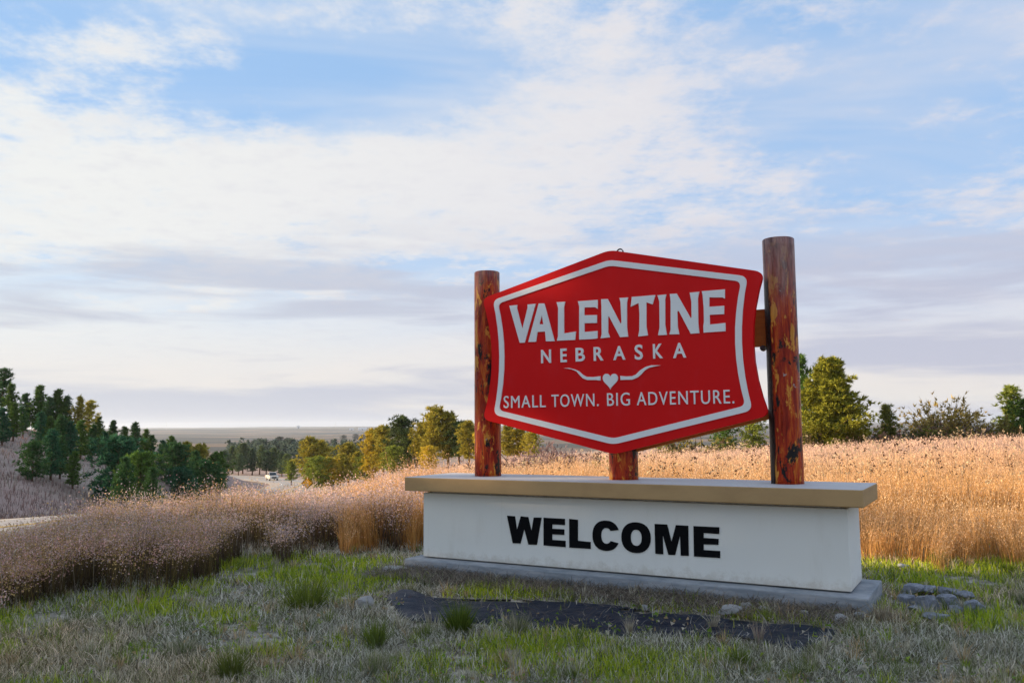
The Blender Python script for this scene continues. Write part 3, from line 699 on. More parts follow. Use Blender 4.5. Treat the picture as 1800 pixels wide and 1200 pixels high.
def put_shrub(px, top, Y, var, tint, label, group, wide=1.0, name='shrub'):
    X = wx(px, Y); z0 = gz(X, Y); zt = EYE + (horizon(px) - top) * Y / FPX
    H0, (fo, st) = SHRUBS[var]; s = max(0.25, zt - z0) / H0
    t = thing(name, label, 'shrub', (X, Y, z0 - 0.03), random.uniform(0, 6.28), group); t.scale = (s * wide, s * wide, s)
    link('stems', st, twigm, t); a = link('foliage', fo, leafm, t); a.color = (*tint, 1)
    return t
ORD = ['first', 'second', 'third', 'fourth', 'fifth', 'sixth', 'seventh', 'eighth', 'ninth', 'tenth', 'eleventh', 'twelfth', 'thirteenth', 'fourteenth', 'fifteenth', 'sixteenth', 'seventeenth', 'eighteenth']
DK, DK2, BL, OLV, YEL, GRN = (0.070, 0.15, 0.055), (0.10, 0.18, 0.04), (0.055, 0.15, 0.08), (0.40, 0.36, 0.06), (0.52, 0.42, 0.055), (0.24, 0.29, 0.055)
SKYLINE = [(4, 646, 100, 'k'), (24, 672, 98, 'c'), (47, 690, 97, 'b'), (69, 675, 97, 'a'), (86, 696, 96, 'b'), (102, 682, 97, 'a'), (117, 693, 98, 'c'), (136, 694, 98, 'c'), (158, 702, 99, 'k'), (176, 730, 100, 'b'), (200, 737, 102, 'a'), (221, 748, 102, 'b'), (240, 740, 104, 'a'), (256, 752, 105, 'c'), (269, 763, 106, 'b')]
for i, (px, top, Y, v) in enumerate(SKYLINE):
    put_tree(px, top, Y, v, OLV if px in (136, 158) else (DK2 if i % 2 else DK), f'dark pine on the skyline of the left hill, {ORD[i]} from the left', 'pines on the skyline of the left hill', wide=1.1)
MIDDLE = [(-14, 712, 80, 'f'), (8, 716, 78, 'b'), (26, 706, 84, 'a'), (44, 712, 90, 'c'), (74, 722, 86, 'b'), (92, 730, 84, 'a'), (110, 728, 80, 'b'), (128, 738, 80, 'a'), (146, 737, 82, 'b'), (166, 744, 84, 'a'), (186, 757, 86, 'b'), (206, 760, 84, 'a'), (232, 766, 88, 'b'), (288, 772, 98, 'b'), (302, 764, 100, 'a')]
for i, (px, top, Y, v) in enumerate(MIDDLE):
    put_tree(px, top, Y, v, (DK, BL, DK2)[i % 3], f'dense pine half way up the left hill, {ORD[i]} from the left', 'pines half way up the left hill', wide=1.1)
LOWER = [(62, 774, 61, 'f', DK), (96, 752, 64, 'b', BL), (112, 764, 66, 'b', DK), (134, 790, 64, 'a', DK2), (214, 764, 64, 'f', BL), (222, 800, 58, 'b', DK), (252, 792, 62, 'f', DK2), (272, 818, 57, 'b', DK), (314, 776, 92, 'f', DK), (330, 774, 94, 'b', OLV), (322, 818, 76, 'f', BL), (345, 790, 90, 'b', DK), (356, 778, 96, 'd', OLV), (366, 806, 84, 'f', DK), (386, 792, 92, 'd', DK2), (378, 812, 84, 'e', DK)]
for i, (px, top, Y, v, tn) in enumerate(LOWER):
    put_tree(px, top, Y, v, tn, f'bushy pine low on the left hillside, {ORD[i]} in order from the frame edge', 'pines low on the left hillside', wide=1.08)
VALLEY = [(398, 790, 255, 'd'), (412, 782, 265, 'a'), (430, 778, 262, 'd'), (446, 786, 255, 'a'), (458, 781, 258, 'c'), (470, 790, 250, 'e'), (483, 786, 255, 'd'), (498, 792, 245, 'a'), (508, 796, 235, 'e'), (422, 796, 250, 'e')]
for i, (px, top, Y, v) in enumerate(sorted(VALLEY)):
    put_tree(px, top, Y, v, (0.13, 0.18, 0.07) if i % 2 else (0.09, 0.14, 0.07), f'dark green pine beyond the road bend, {ORD[i]} from the left', 'pines beyond the road bend', wide=1.15)
ROW = [(514, 806, 150, 'e', GRN), (545, 766, 138, 'd', OLV), (566, 772, 140, 'd', OLV), (558, 800, 126, 'f', GRN), (580, 802, 128, 'f', YEL), (600, 796, 130, 'd', OLV), (614, 776, 132, 'e', OLV), (630, 792, 126, 'd', OLV), (642, 800, 122, 'f', GRN), (657, 752, 118, 'd', YEL), (675, 746, 116, 'd', OLV), (706, 729, 112, 'e', (0.10, 0.14, 0.05)), (722, 768, 110, 'f', (0.11, 0.15, 0.05)), (742, 742, 108, 't', OLV), (764, 715, 104, 't', OLV), (788, 722, 104, 'd', OLV), (806, 738, 102, 'e', (0.10, 0.14, 0.05)), (824, 738, 98, 'd', OLV), (846, 752, 96, 'd', YEL), (752, 782, 96, 'f', YEL), (690, 782, 106, 'f', GRN), (890, 746, 92, 'd', OLV), (912, 752, 92, 'f', YEL), (934, 758, 90, 'f', OLV)]
ROW.sort()
for i, (px, top, Y, v, tn) in enumerate(ROW):
    q = ORD[i] if i < 18 else {18: 'nineteenth', 19: 'twentieth', 20: 'twenty first', 21: 'twenty second', 22: 'twenty third', 23: 'twenty fourth'}[i]
    put_tree(px, top, Y, v, tn, f'sunlit olive pine in the row left of the sign, {q} from the left', 'sunlit pines left of the sign', wide=1.2)
# right-hand field edge
put_tree(1412, 620, 66, 'k', DK2, 'thin dark pine mostly hidden behind the right log post', 'trees along the field edge', wide=0.9)
put_tree(1453, 629, 62, 'g', (0.28, 0.29, 0.04), 'large full conical evergreen right of the tall log post', 'trees along the field edge', 'evergreen_tree', wide=1.12)
put_tree(1555, 708, 63, 'j', (0.17, 0.19, 0.04), 'small dark conical juniper right of the large evergreen', 'trees along the field edge', 'juniper_tree')
put_tree(1776, 675, 64, 'b', GRN, 'pine with tiered branches at the right frame edge', 'trees along the field edge', wide=1.5)
put_tree(1803, 700, 60, 'f', DK2, 'dark bushy pine cut off by the right frame edge', 'trees along the field edge', wide=1.1)
put_tree(1268, 735, 64, 'f', DK2, 'dark tree seen under the right half of the red board', 'trees along the field edge')
put_tree(1318, 728, 63, 'f', GRN, 'dark tree beside the right log post under the red board', 'trees along the field edge')
BRN, OL2, PUR = (0.33, 0.21, 0.14), (0.22, 0.20, 0.055), (0.30, 0.22, 0.22)
put_shrub(1650, 700, 62, 'w', (0.38, 0.30, 0.09), 'large twiggy brown shrub with spiky top right of the juniper', 'shrubs along the field edge', 1.0)
put_shrub(1640, 738, 60, 's', BRN, 'low brown shrub in front of the large twiggy shrub', 'shrubs along the field edge', 1.1)
put_shrub(1648, 744, 58.5, 'l', (0.06, 0.085, 0.02), 'small dark green bush at the foot of the twiggy shrub', 'shrubs along the field edge', 1.2)
put_shrub(1748, 726, 60, 's', OL2, 'olive rounded bush left of the tiered pine', 'shrubs along the field edge', 0.9)
put_shrub(1722, 742, 61, 'l', PUR, 'low dull bush between the twiggy shrub and the olive bush', 'shrubs along the field edge', 1.3)
put_shrub(1512, 748, 62, 'l', BRN, 'low brown bush at the right foot of the large evergreen', 'shrubs along the field edge', 1.5)
put_shrub(1588, 746, 63, 'l', PUR, 'low purplish bush between juniper and twiggy shrub', 'shrubs along the field edge', 1.6)
put_shrub(1400, 748, 61, 's', OL2, 'olive bush just right of the tall log post', 'shrubs along the field edge', 1.3)
put_shrub(1228, 757, 60, 'l', OL2, 'low olive bush under the middle right of the red board', 'shrubs along the field edge', 1.6)
put_shrub(965, 776, 40, 'w', PUR, 'purplish weedy bush behind the sign left of the middle post', 'weedy bushes behind the sign', 0.9)
put_shrub(1012, 786, 36, 'l', PUR, 'low purplish weeds close left of the middle post', 'weedy bushes behind the sign', 1.8)
put_shrub(918, 788, 36, 'l', PUR, 'low purplish weeds right of the left post', 'weedy bushes behind the sign', 1.7)
put_shrub(1058, 798, 30, 'l', OL2, 'small olive weed beside the middle post', 'weedy bushes behind the sign', 1.3)
# pines on the hill across the road, left of the view: their shade lies over the sign and the near turf
for i, (X, Y, Hh, v, wd) in enumerate([(-36, 14.6, 12.5, 'f', 0.9), (-33.5, 11.6, 11.5, 'f', 0.95), (-37, 9.0, 12, 'd', 1.1), (-34, 6.4, 11.5, 'f', 0.95), (-38, 3.6, 12.5, 'd', 1.15), (-34, 1.0, 11, 'f', 1.0), (-38, -2.0, 12, 'f', 0.9), (-35, -5.0, 11, 'd', 1.1), (-40, 12.2, 13, 'b', 1.2), (-41, 6.2, 13, 'f', 0.95), (-42, 0.5, 13, 'f', 0.95)]):
    z0 = gz(X, Y); H0, (cr, tr) = PINES[v]; s = Hh / H0
    t = thing('pine_tree', f'tall pine across the road left of the view, {ORD[i]} of its stand', 'tree', (X, Y, z0 - 0.1), i * 1.3, 'pines across the road left of the view'); t.scale = (s * wd, s * wd, s)
    link('trunk', tr, barkm, t); a = link('crown', cr, needle, t); a.color = (*DK2, 1)
# far plain: scattered groves
for i, (px, top, Y, wd) in enumerate([(604, 764, 1500, 1.6), (626, 762, 1700, 2.2), (638, 763, 1700, 2.2), (584, 772, 900, 1.4), (448, 773, 700, 1.5), (466, 772, 720, 1.7), (492, 767, 740, 1.6), (507, 769, 700, 1.6), (398, 776, 1200, 1.4)]):
    put_tree(px, top, Y, 'f', (0.06, 0.07, 0.05), f'round dark tree far out on the plain, {ORD[i]} counted outward from the road' if False else ['lone dark round tree on the far plain', 'left of a pair of round trees on the far plain', 'right of a pair of round trees on the far plain', 'small dark tree on the slope above the sunlit pines', 'leftmost of four grey round trees above the dark valley pines', 'second of four grey round trees above the dark valley pines', 'third of four grey round trees above the dark valley pines', 'fourth of four grey round trees above the dark valley pines', 'tiny dark tree beside the pale field edge'][i], 'trees on the far plain', 'round_tree', wide=wd * 0.8)
# far-off wood in the valley: one mass
rs_ = np.random.default_rng(77); cen, dr = [], []
for _ in range(150):
    px = rs_.uniform(405, 690); Y = rs_.uniform(330, 560); X = wx(px, Y); z0 = gz(X, Y); H = rs_.uniform(5, 10)
    for _k in range(34):
        u = rs_.uniform(0, 1); a = rs_.uniform(0, 6.28); rr = 2.6 * math.sqrt(rs_.uniform(0, 1)) * math.sin(math.pi * (0.12 + 0.85 * u))
        cen.append((X + rr * math.cos(a), Y + rr * math.sin(a), z0 + H * (0.1 + 0.9 * u))); dr.append((math.cos(a), math.sin(a), 0.6))
V, F, col = spray(np.array(cen), np.array(dr), 5, 1.5, 0.8, rs_, 0.8, 0.4)
dw = link('distant_woodland', np_mesh('distant_woodland', V, F, col), leafm); dw.color = (0.085, 0.12, 0.095, 1)
tag(dw, 'hazy belt of dark trees filling the valley floor', 'woodland', kind='stuff')

# ------------------------------------------------------------------ roadside and far objects
yel = material('yellow_sign_face', (0.95, 0.42, 0.004), 0.5, 0.3); galv = material('galvanised_steel', (0.35, 0.36, 0.37), 0.5, 0.5)
Y = 60.0; X = wx(542, Y); z0 = gz(X, Y); zc = EYE + (horizon(542) - 847) * Y / FPX
ws = thing('warning_sign', 'yellow diamond road warning sign beyond the tall grass', 'road sign', (X, Y, z0), 0.15)
h = zc - z0; q = 0.43
link('face', bm_mesh('face', prism_bm([[(0, h + q), (q, h), (0, h - q), (-q, h)]], -0.03, -0.02)), yel, ws)
link('border', bm_mesh('border', prism_bm([[(0, h + q * .93), (q * .93, h), (0, h - q * .93), (-q * .93, h)], [(0, h + q * .80), (q * .80, h), (0, h - q * .80), (-q * .80, h)]], -0.036, -0.029)), blackm, ws)
link('post', bm_mesh('post', box_bm(-0.03, 0.03, -0.02, 0.04, -0.4, h + q * 0.8, 0.006, 1)), galv, ws)

def truck():
    Y = 196.0; X = wx(481, Y); z0 = float(RP[np.argmin((RP[:, 0] - X) ** 2 + (RP[:, 1] - Y) ** 2), 2]) + 0.05
    j = np.argmin((RP[:, 0] - X) ** 2 + (RP[:, 1] - Y) ** 2); d = RP[j] - RP[j + 1]; X, Y = RP[j, 0] - 1.2, RP[j, 1]
    t = thing('pickup_truck', 'pale pickup truck coming along the road in the valley', 'truck', (X, Y, z0), math.atan2(d[1], d[0]))
    paint = material('cream_car_paint', (0.62, 0.58, 0.50), 0.3, 0.5); glass = material('dark_car_glass', (0.02, 0.025, 0.03), 0.1, 0.6); rub = material('tyre_rubber', (0.02, 0.02, 0.02), 0.9); lam = material('headlight_lens', (0.7, 0.7, 0.65), 0.15, 0.6)
    def side(lp, w, nm, mat, bev=0.0):
        bm = prism_bm([lp], -w, w); return link(nm, bm_mesh(nm, bm), mat, t)
    side([(2.7, 0.45), (2.75, 0.95), (2.55, 1.10), (1.35, 1.18), (-0.55, 1.18), (-0.6, 1.15), (-2.7, 1.15), (-2.75, 0.5)], 0.97, 'body', paint)
    cb = side([(1.30, 1.17), (0.65, 1.80), (0.4, 1.86), (-0.35, 1.84), (-0.6, 1.17)], 0.86, 'cab', paint)
    ws_ = bmesh.new(); vs_ = [ws_.verts.new(v) for v in ((1.29, -0.76, 1.22), (1.29, 0.76, 1.22), (0.72, 0.68, 1.77), (0.72, -0.68, 1.77))]; ws_.faces.new(vs_)
    bmesh.ops.translate(ws_, verts=ws_.verts, vec=(0.03, 0, 0.02)); link('windscreen', bm_mesh('windscreen', ws_), glass, t)
    link('grille', bm_mesh('grille', box_bm(2.72, 2.78, -0.5, 0.5, 0.6, 0.9)), rub, t)
    for s in (-1, 1):
        link('headlight', bm_mesh('headlight', box_bm(2.70, 2.78, s * 0.72 - 0.16, s * 0.72 + 0.16, 0.7, 0.92, 0.02)), lam, t)
        w_ = bmesh.new(); vs_ = [w_.verts.new((x, s * 0.868, z)) for x, z in ((1.1, 1.24), (0.6, 1.74), (-0.3, 1.76), (-0.45, 1.24))]; w_.faces.new(vs_); link('side_window', bm_mesh('side_window', w_), glass, t)
        for x in (1.75, -1.7):
            bm = bmesh.new(); bmesh.ops.create_cone(bm, cap_ends=True, segments=20, radius1=0.4, radius2=0.4, depth=0.26, matrix=Matrix.Translation((x, s * 0.86, 0.4)) @ Matrix.Rotation(R(90), 4, 'X'))
            w = link('wheel', bm_mesh('wheel', bm), rub, t)
            bm = bmesh.new(); bmesh.ops.create_cone(bm, cap_ends=True, segments=16, radius1=0.23, radius2=0.2, depth=0.06, matrix=Matrix.Translation((x, s * 1.0, 0.4)) @ Matrix.Rotation(R(-90 * s), 4, 'X')); link('rim', bm_mesh('rim', bm), galv, w)
truck()
shedw = material('white_sheet_metal', (0.75, 0.76, 0.78), 0.5, 0.4); shedr = material('grey_roof_metal', (0.4, 0.42, 0.45), 0.5, 0.4); shedd = material('dark_opening', (0.06, 0.06, 0.07), 0.7)
for px, Y, L, W, Hh, lab in [(637, 4200, 42, 20, 9, 'long white shed on the horizon above the sunlit pines'), (618, 4300, 22, 14, 7, 'small white shed left of the long shed on the horizon'), (525, 5200, 18, 18, 16, 'white silo-like building alone on the horizon')]:
    X = wx(px, Y); t = thing('farm_building', lab, 'building', (X, Y, gz(X, Y) - 0.5), 0.2, 'white farm buildings on the horizon')
    link('wall', bm_mesh('wall', box_bm(-L / 2, L / 2, -W / 2, W / 2, 0, Hh)), shedw, t)
    bm = bmesh.new(); vs_ = [bm.verts.new(v) for v in [(-L / 2 - .5, -W / 2 - .6, Hh + .05), (L / 2 + .5, -W / 2 - .6, Hh + .05), (L / 2 + .5, 0, Hh + W * .22), (-L / 2 - .5, 0, Hh + W * .22), (-L / 2 - .5, W / 2 + .6, Hh + .05), (L / 2 + .5, W / 2 + .6, Hh + .05)]]
    for f in ((0, 1, 2, 3), (3, 2, 5, 4), (0, 3, 4), (1, 5, 2)): bm.faces.new([vs_[i] for i in f])
    link('roof', bm_mesh('roof', bm), shedr, t)
    link('door', bm_mesh('door', box_bm(-2.5, 2.5, -W / 2 - 0.12, -W / 2 - 0.02, 0, Hh * 0.7)), shedd, t)
for px, Y, top, lab in [(294, 6000, 738, 'thin radio mast on the horizon above the left hill pines'), (590, 6000, 741, 'thin radio mast on the horizon above the sunlit pines')]:
    X = wx(px, Y); z0 = gz(X, Y); Hh = EYE + (horizon(px) - top) * Y / FPX - z0
    t = thing('radio_mast', lab, 'mast', (X, Y, z0), 0, 'radio masts on the horizon')
    V, F = tubes([([(0, 0, -1), (0, 0, Hh * 0.5), (0, 0, Hh)], [1.1, 0.9, 0.5])], 4); link('tower', np_mesh('tower', V, F), galv, t)
    V, F = tubes([([(0, 0, Hh), (0, 0, Hh + 6)], [0.3, 0.2])], 4); link('antenna', np_mesh('antenna', V, F), galv, t)

# ------------------------------------------------------------------ things on the ground round the sign
def G(px, py):
    """point of the flat ground near the sign"""
    Y = EYE * FPX / (py - horizon(px)); return wx(px, Y), Y
def sign_local(x, y):
    d = np.stack([np.asarray(x) - SX, np.asarray(y) - SY], -1); return d @ _e, d @ _n
LINER = [G(*q) for q in [(672, 1046), (700, 1036), (760, 1044), (840, 1047), (930, 1048), (1020, 1054), (1110, 1062), (1200, 1070), (1300, 1080), (1400, 1088), (1468, 1098), (1440, 1116), (1392, 1138), (1330, 1122), (1250, 1112), (1160, 1108), (1080, 1108), (1000, 1106), (930, 1096), (850, 1088), (760, 1086), (700, 1078)]]
def inside(poly, x, y):
    x = np.asarray(x); y = np.asarray(y); r_ = np.zeros(x.shape, bool); n = len(poly)
    for i in range(n):
        (x0, y0), (x1, y1) = poly[i], poly[(i + 1) % n]
        c_ = ((y0 > y) != (y1 > y)) & (x < (x1 - x0) * (y - y0) / (y1 - y0 + 1e-12) + x0); r_ ^= c_
    return r_
lm = material('black_plastic_liner', (0.012, 0.016, 0.026), 0.5, 0.25); N = Nodes(lm); p_ = N.position()
N.color(N.mix(N.step(N.noise(p_, 5.0, 7, 0.7), 0.5, 0.8), (0.006, 0.013, 0.032), (0.026, 0.042, 0.078)))
N.rough(N.math('ADD', N.math('MULTIPLY', N.noise(p_, 6, 5, 0.6), 0.5), 0.2)); N.bump(N.noise(N.map(p_, (2.5, 9, 2)), 5.0, 6, 0.65, 0.6), 0.8, 0.03)
gxs = np.arange(-2.2, 3.2, 0.035); gys = np.arange(5.6, 9.6, 0.035); XX, YY = np.meshgrid(gxs, gys, indexing='ij'); ok = inside(LINER, XX + 0.05 * (fbm(XX * 4, YY * 4, 31) - 0.5), YY + 0.14 * (fbm(XX * 3, YY * 3, 32) - 0.5))
edge = inside(LINER, XX, YY).astype(float)
ridg = np.abs(fbm(XX * 1.6 + YY * 0.6, YY * 6.0 + XX * 1.1, 33) - 0.5) * 2
soft = ok.astype(float)
for _ in range(5): soft = (soft + np.roll(soft, 1, 0) + np.roll(soft, -1, 0) + np.roll(soft, 1, 1) + np.roll(soft, -1, 1)) / 5
soft = np.clip((soft - 0.5) * 2, 0, 1)
holes = fbm(XX * 2.2 + 3, YY * 4.2, 36); ok &= ~((holes > 0.66) & (soft < 1.0)) & (soft > 0.02)
ZZ = ground(XX.ravel(), YY.ravel()).reshape(XX.shape) - 0.004 + soft * (0.012 + 0.020 * (1 - ridg) ** 3 + 0.012 * (fbm(XX * 2, YY * 5, 34) - 0.5))
la, lb = sign_local(XX, YY)
ZZ += 0.06 * np.exp(-((XX - G(712, 1046)[0]) / 0.22) ** 2 - ((YY - G(712, 1046)[1]) / 0.25) ** 2)
idx = -np.ones(XX.shape, int); idx[ok] = np.arange(ok.sum()); V = np.stack([XX[ok], YY[ok], ZZ[ok]], -1); F = []
for i in range(len(gxs) - 1):
    for j in range(len(gys) - 1):
        q = (idx[i, j], idx[i + 1, j], idx[i + 1, j + 1], idx[i, j + 1])
        if min(q) >= 0: F.append(q)
lo = link('ground_liner', np_mesh('ground_liner', V, F, smooth_=True), lm)
md = lo.modifiers.new('thickness', 'SOLIDIFY'); md.thickness = 0.003
tag(lo, 'crumpled black plastic sheet lying in front of the sign footing', 'plastic sheet')
# bank of dirt along the footing
dm = material('crumbly_dirt', rough=0.95, spec=0.1); N = Nodes(dm); p_ = N.position()
N.color(N.mix(N.step(N.noise(p_, 16, 7, 0.7), 0.35, 0.7), (0.10, 0.085, 0.07), (0.30, 0.26, 0.22))); N.bump(N.noise(p_, 26, 7, 0.75), 1.0, 0.04)
us = np.linspace(-0.25, SL + 0.1, 120); ws_ = np.linspace(0, 1, 12); V = []
for u in us:
    wd = 0.42 + 0.25 * float(fbm(u * 1.3, 3.0, 41)) - 0.28 * max(0, u / SL - 0.25)
    for w in ws_:
        b = -OV + 0.03 - w * wd; x, y = from_sign(u, b)
        V.append((x, y, gz(x, y) + 0.05 * (1 - w) ** 0.7 * (0.7 + 0.6 * float(fbm(u * 3, w * 3, 42))) + 0.045 * (float(fbm(u * 9, w * 5, 43)) - 0.4) * math.sin(math.pi * min(1, w * 1.0)) - 0.01))
F = [(i * 12 + j, i * 12 + j + 1, (i + 1) * 12 + j + 1, (i + 1) * 12 + j) for i in range(119) for j in range(11)]
db = link('dirt_bank', np_mesh('dirt_bank', V, F, smooth_=True), dm); tag(db, kind='structure')

# stones
def stone_mesh(seed, flat=0.6):
    bm = bmesh.new(); bmesh.ops.create_icosphere(bm, subdivisions=3, radius=1.0); rs_ = np.random.default_rng(seed)
    planes = rs_.normal(0, 1, (9, 3)); planes /= np.linalg.norm(planes, axis=1)[:, None]; dd = rs_.uniform(0.42, 0.80, 9)
    for v in bm.verts:
        p = np.array(v.co)
        for n_, d_ in zip(planes, dd):
            t = p @ n_ - d_
            if t > 0: p = p - n_ * t * 0.98
        p = p * (1 + 0.10 * (float(fbm(p[0] * 2.2 + seed, p[1] * 2.2 + p[2] * 1.7, seed)) - 0.5) * 2); p[2] *= flat
        v.co = p
    return bm_mesh('stone', bm)
STM = [stone_mesh(s, f) for s, f in ((51, 0.5), (52, 0.6), (53, 0.45), (54, 0.7))]
rk = material('broken_concrete', rough=0.9, spec=0.2); N = Nodes(rk); o_ = N.coord()
N.color(N.mix(N.step(N.noise(o_, 2.2, 7, 0.7), 0.36, 0.68), (0.34, 0.37, 0.45), (0.68, 0.71, 0.80))); N.bump(N.noise(o_, 5, 7, 0.75), 0.9, 0.12)
pale = material('pale_limestone', rough=0.9, spec=0.2); N = Nodes(pale); o_ = N.coord()
N.color(N.mix(N.noise(o_, 2.5, 7, 0.7), (0.58, 0.58, 0.58), (0.84, 0.83, 0.82))); N.bump(N.noise(o_, 5, 7, 0.75), 0.9, 0.10)
def stone(px, py, wpx, hpx, m, rz, mat, label, group, name='stone', lift=0.035):
    x, y = G(px, py + hpx * 0.35); Y = y; s = wpx / FPX * Y / 2 / 0.9
    o = link(name, STM[m].copy(), mat); o.location = (x, y, gz(x, y) + hpx / FPX * Y * 0.22 + lift); o.scale = (s * 1.25, s * 0.95, hpx / FPX * Y / 2 / 0.5)
    o.rotation_euler = (random.uniform(-.15, .15), random.uniform(-.15, .15), rz); tag(o, label, 'stone', group)
gp = 'broken concrete chunks beside the footing'
for a in [(1580, 1030, 40, 18, 0, 0.2, 'flat concrete chunk at the back left corner of the pile'), (1612, 1029, 36, 14, 2, 0.7, 'second concrete chunk along the back of the pile'), (1644, 1034, 38, 15, 1, 0.1, 'third concrete chunk along the back of the pile'), (1676, 1038, 34, 15, 2, 1.1, 'concrete chunk at the back right corner of the pile'),
          (1610, 1052, 40, 30, 1, 0.9, 'largest rounded concrete chunk in the middle of the pile'), (1648, 1050, 36, 20, 0, 2.1, 'slab of concrete right of the largest chunk'), (1682, 1056, 40, 26, 3, 0.4, 'knobbly concrete chunk at the right end of the pile'), (1576, 1048, 28, 20, 1, 2.0, 'concrete chunk touching the dry grass at the left of the pile'),
          (1655, 1066, 30, 15, 0, 1.2, 'wedge of concrete at the front right of the pile'), (1622, 1077, 34, 13, 2, 0.0, 'flat detached chunk in front of the pile'), (1588, 1066, 22, 13, 3, 2.5, 'small chunk at the front left of the pile'), (1700, 1066, 16, 9, 1, 0.3, 'tiny chunk fallen off the right end of the pile')]:
    stone(a[0], a[1], a[2], a[3], a[4], a[5], rk, a[6], gp, 'concrete_chunk')
gs = 'pale stones along the dirt bank'
for a in [(1268, 1068, 38, 17, 0, 0.1, 'largest pale stone on the edge of the black sheet'), (1300, 1062, 26, 12, 1, 0.9, 'pale stone right of the largest one by the sheet'), (1330, 1067, 18, 10, 2, 0.3, 'small pale stone between the larger stones by the sheet'), (1455, 1082, 28, 16, 3, 0.7, 'pale stone at the right tip of the black sheet'),
          (1492, 1078, 18, 11, 1, 1.7, 'small stone right of the sheet tip near the footing corner'), (641, 1054, 30, 22, 3, 0.2, 'pale rounded stone left of the black sheet'), (1398, 1075, 16, 8, 0, 2.2, 'small stone on the dirt bank left of the sheet tip'), (1571, 994, 18, 8, 2, 0.5, 'small bright white stone behind the sign by the tall grass'), (690, 999, 40, 10, 0, 0.1, 'flat pale stone at the left end of the footing'), (1122, 1064, 10, 12, 1, 0.2, 'tiny white stone against the middle of the footing')]:
    stone(a[0], a[1], a[2], a[3], a[4], a[5], pale, a[6], gs)

# ------------------------------------------------------------------ grass
def blades(x, y, z, L, W, tilt, az_, bend, cb, ct, heads=None):
    """curved blades of two segments: V, F(tris), per-vertex colour"""
    n = len(x); dirh = np.stack([np.cos(az_), np.sin(az_), np.zeros(n)], -1)
    sd = rng.uniform(0, 2 * np.pi, n); sid = np.stack([np.cos(sd), np.sin(sd), np.zeros(n)], -1)
    b = np.stack([x, y, z], -1); t1 = tilt; t2 = np.minimum(tilt + bend, 1.75)
    m = b + (dirh * np.sin(t1)[:, None] + np.array([0, 0, 1.0]) * np.cos(t1)[:, None]) * (L * 0.55)[:, None]
    e = m + (dirh * np.sin(t2)[:, None] + np.array([0, 0, 1.0]) * np.cos(t2)[:, None]) * (L * 0.45)[:, None]
    w = (W / 2)[:, None]
    V = np.stack([b - sid * w, b + sid * w, m - sid * w * 0.75, m + sid * w * 0.75, e], 1).reshape(-1, 3)
    k = np.arange(n)[:, None] * 5
    F = np.concatenate([k + np.array([[0, 1, 3]]), k + np.array([[0, 3, 2]]), k + np.array([[2, 3, 4]])], 1).reshape(-1, 3)
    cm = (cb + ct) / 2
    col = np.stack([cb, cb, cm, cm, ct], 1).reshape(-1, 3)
    return V, F, col, m, e
def flecks(m, e, n_per, size, spread, col, lo_=0.0, along=0.0):
    """loose seed-head flecks scattered round the top of each stalk"""
    n = len(m); t = rng.uniform(lo_, 1.05, (n, n_per, 1)); c_ = m[:, None] * (1 - t) + e[:, None] * t + rng.normal(0, 1, (n, n_per, 3)) * spread[:, None, None]
    u = rng.normal(0, 1, (n, n_per, 3)); v = rng.normal(0, 1, (n, n_per, 3)); u /= np.linalg.norm(u, axis=-1, keepdims=True); v /= np.linalg.norm(v, axis=-1, keepdims=True)
    if along: v = v * 0.25 + ((e - m) / (np.linalg.norm(e - m, axis=1)[:, None] + 1e-9))[:, None] * along
    s = (size[:, None, None] * rng.uniform(0.5, 1.3, (n, n_per, 1)))
    V = np.stack([c_ - u * s * 0.5, c_ + u * s * 0.5, c_ + v * s], 2).reshape(-1, 3)
    cc = np.repeat(col[:, None] * rng.uniform(0.75, 1.25, (n, n_per, 1)), 3, 1).reshape(-1, 3)
    return V, np.arange(len(V)).reshape(-1, 3), cc
def joined(name, parts_, mat, label, cat):
    V, F, Cc, base = [], [], [], 0
    for v, f, c_ in parts_: V.append(v); F.append(f + base); Cc.append(c_); base += len(v)
    o = link(name, np_mesh(name, np.concatenate(V), np.concatenate(F), np.concatenate(Cc)), mat); tag(o, label, cat, kind='stuff'); return o
def pick(cols, t):
    cols = np.array(cols); i = np.clip((t * len(cols)).astype(int), 0, len(cols) - 1); return cols[i]
# front edge of the tall grass as a function of sight line (distance at which it starts)
EP = np.array([(-400, 7.0), (0, 7.6), (120, 7.9), (250, 8.4), (350, 9.2), (450, 10.3), (560, 10.9), (740, 11.5), (900, 12.4), (1200, 11.6), (1450, 10.6), (1520, 10.0), (1650, 9.8), (1800, 9.7), (2200, 9.2)])
def tall_edge(px): return np.interp(px, EP[:, 0], EP[:, 1])
HP = np.array([(-400, 0.26), (0, 0.32), (80, 0.40), (160, 0.54), (300, 0.62), (450, 0.62), (600, 0.64), (740, 0.78), (1000, 0.72), (1500, 0.62), (1800, 0.60), (2200, 0.6)])

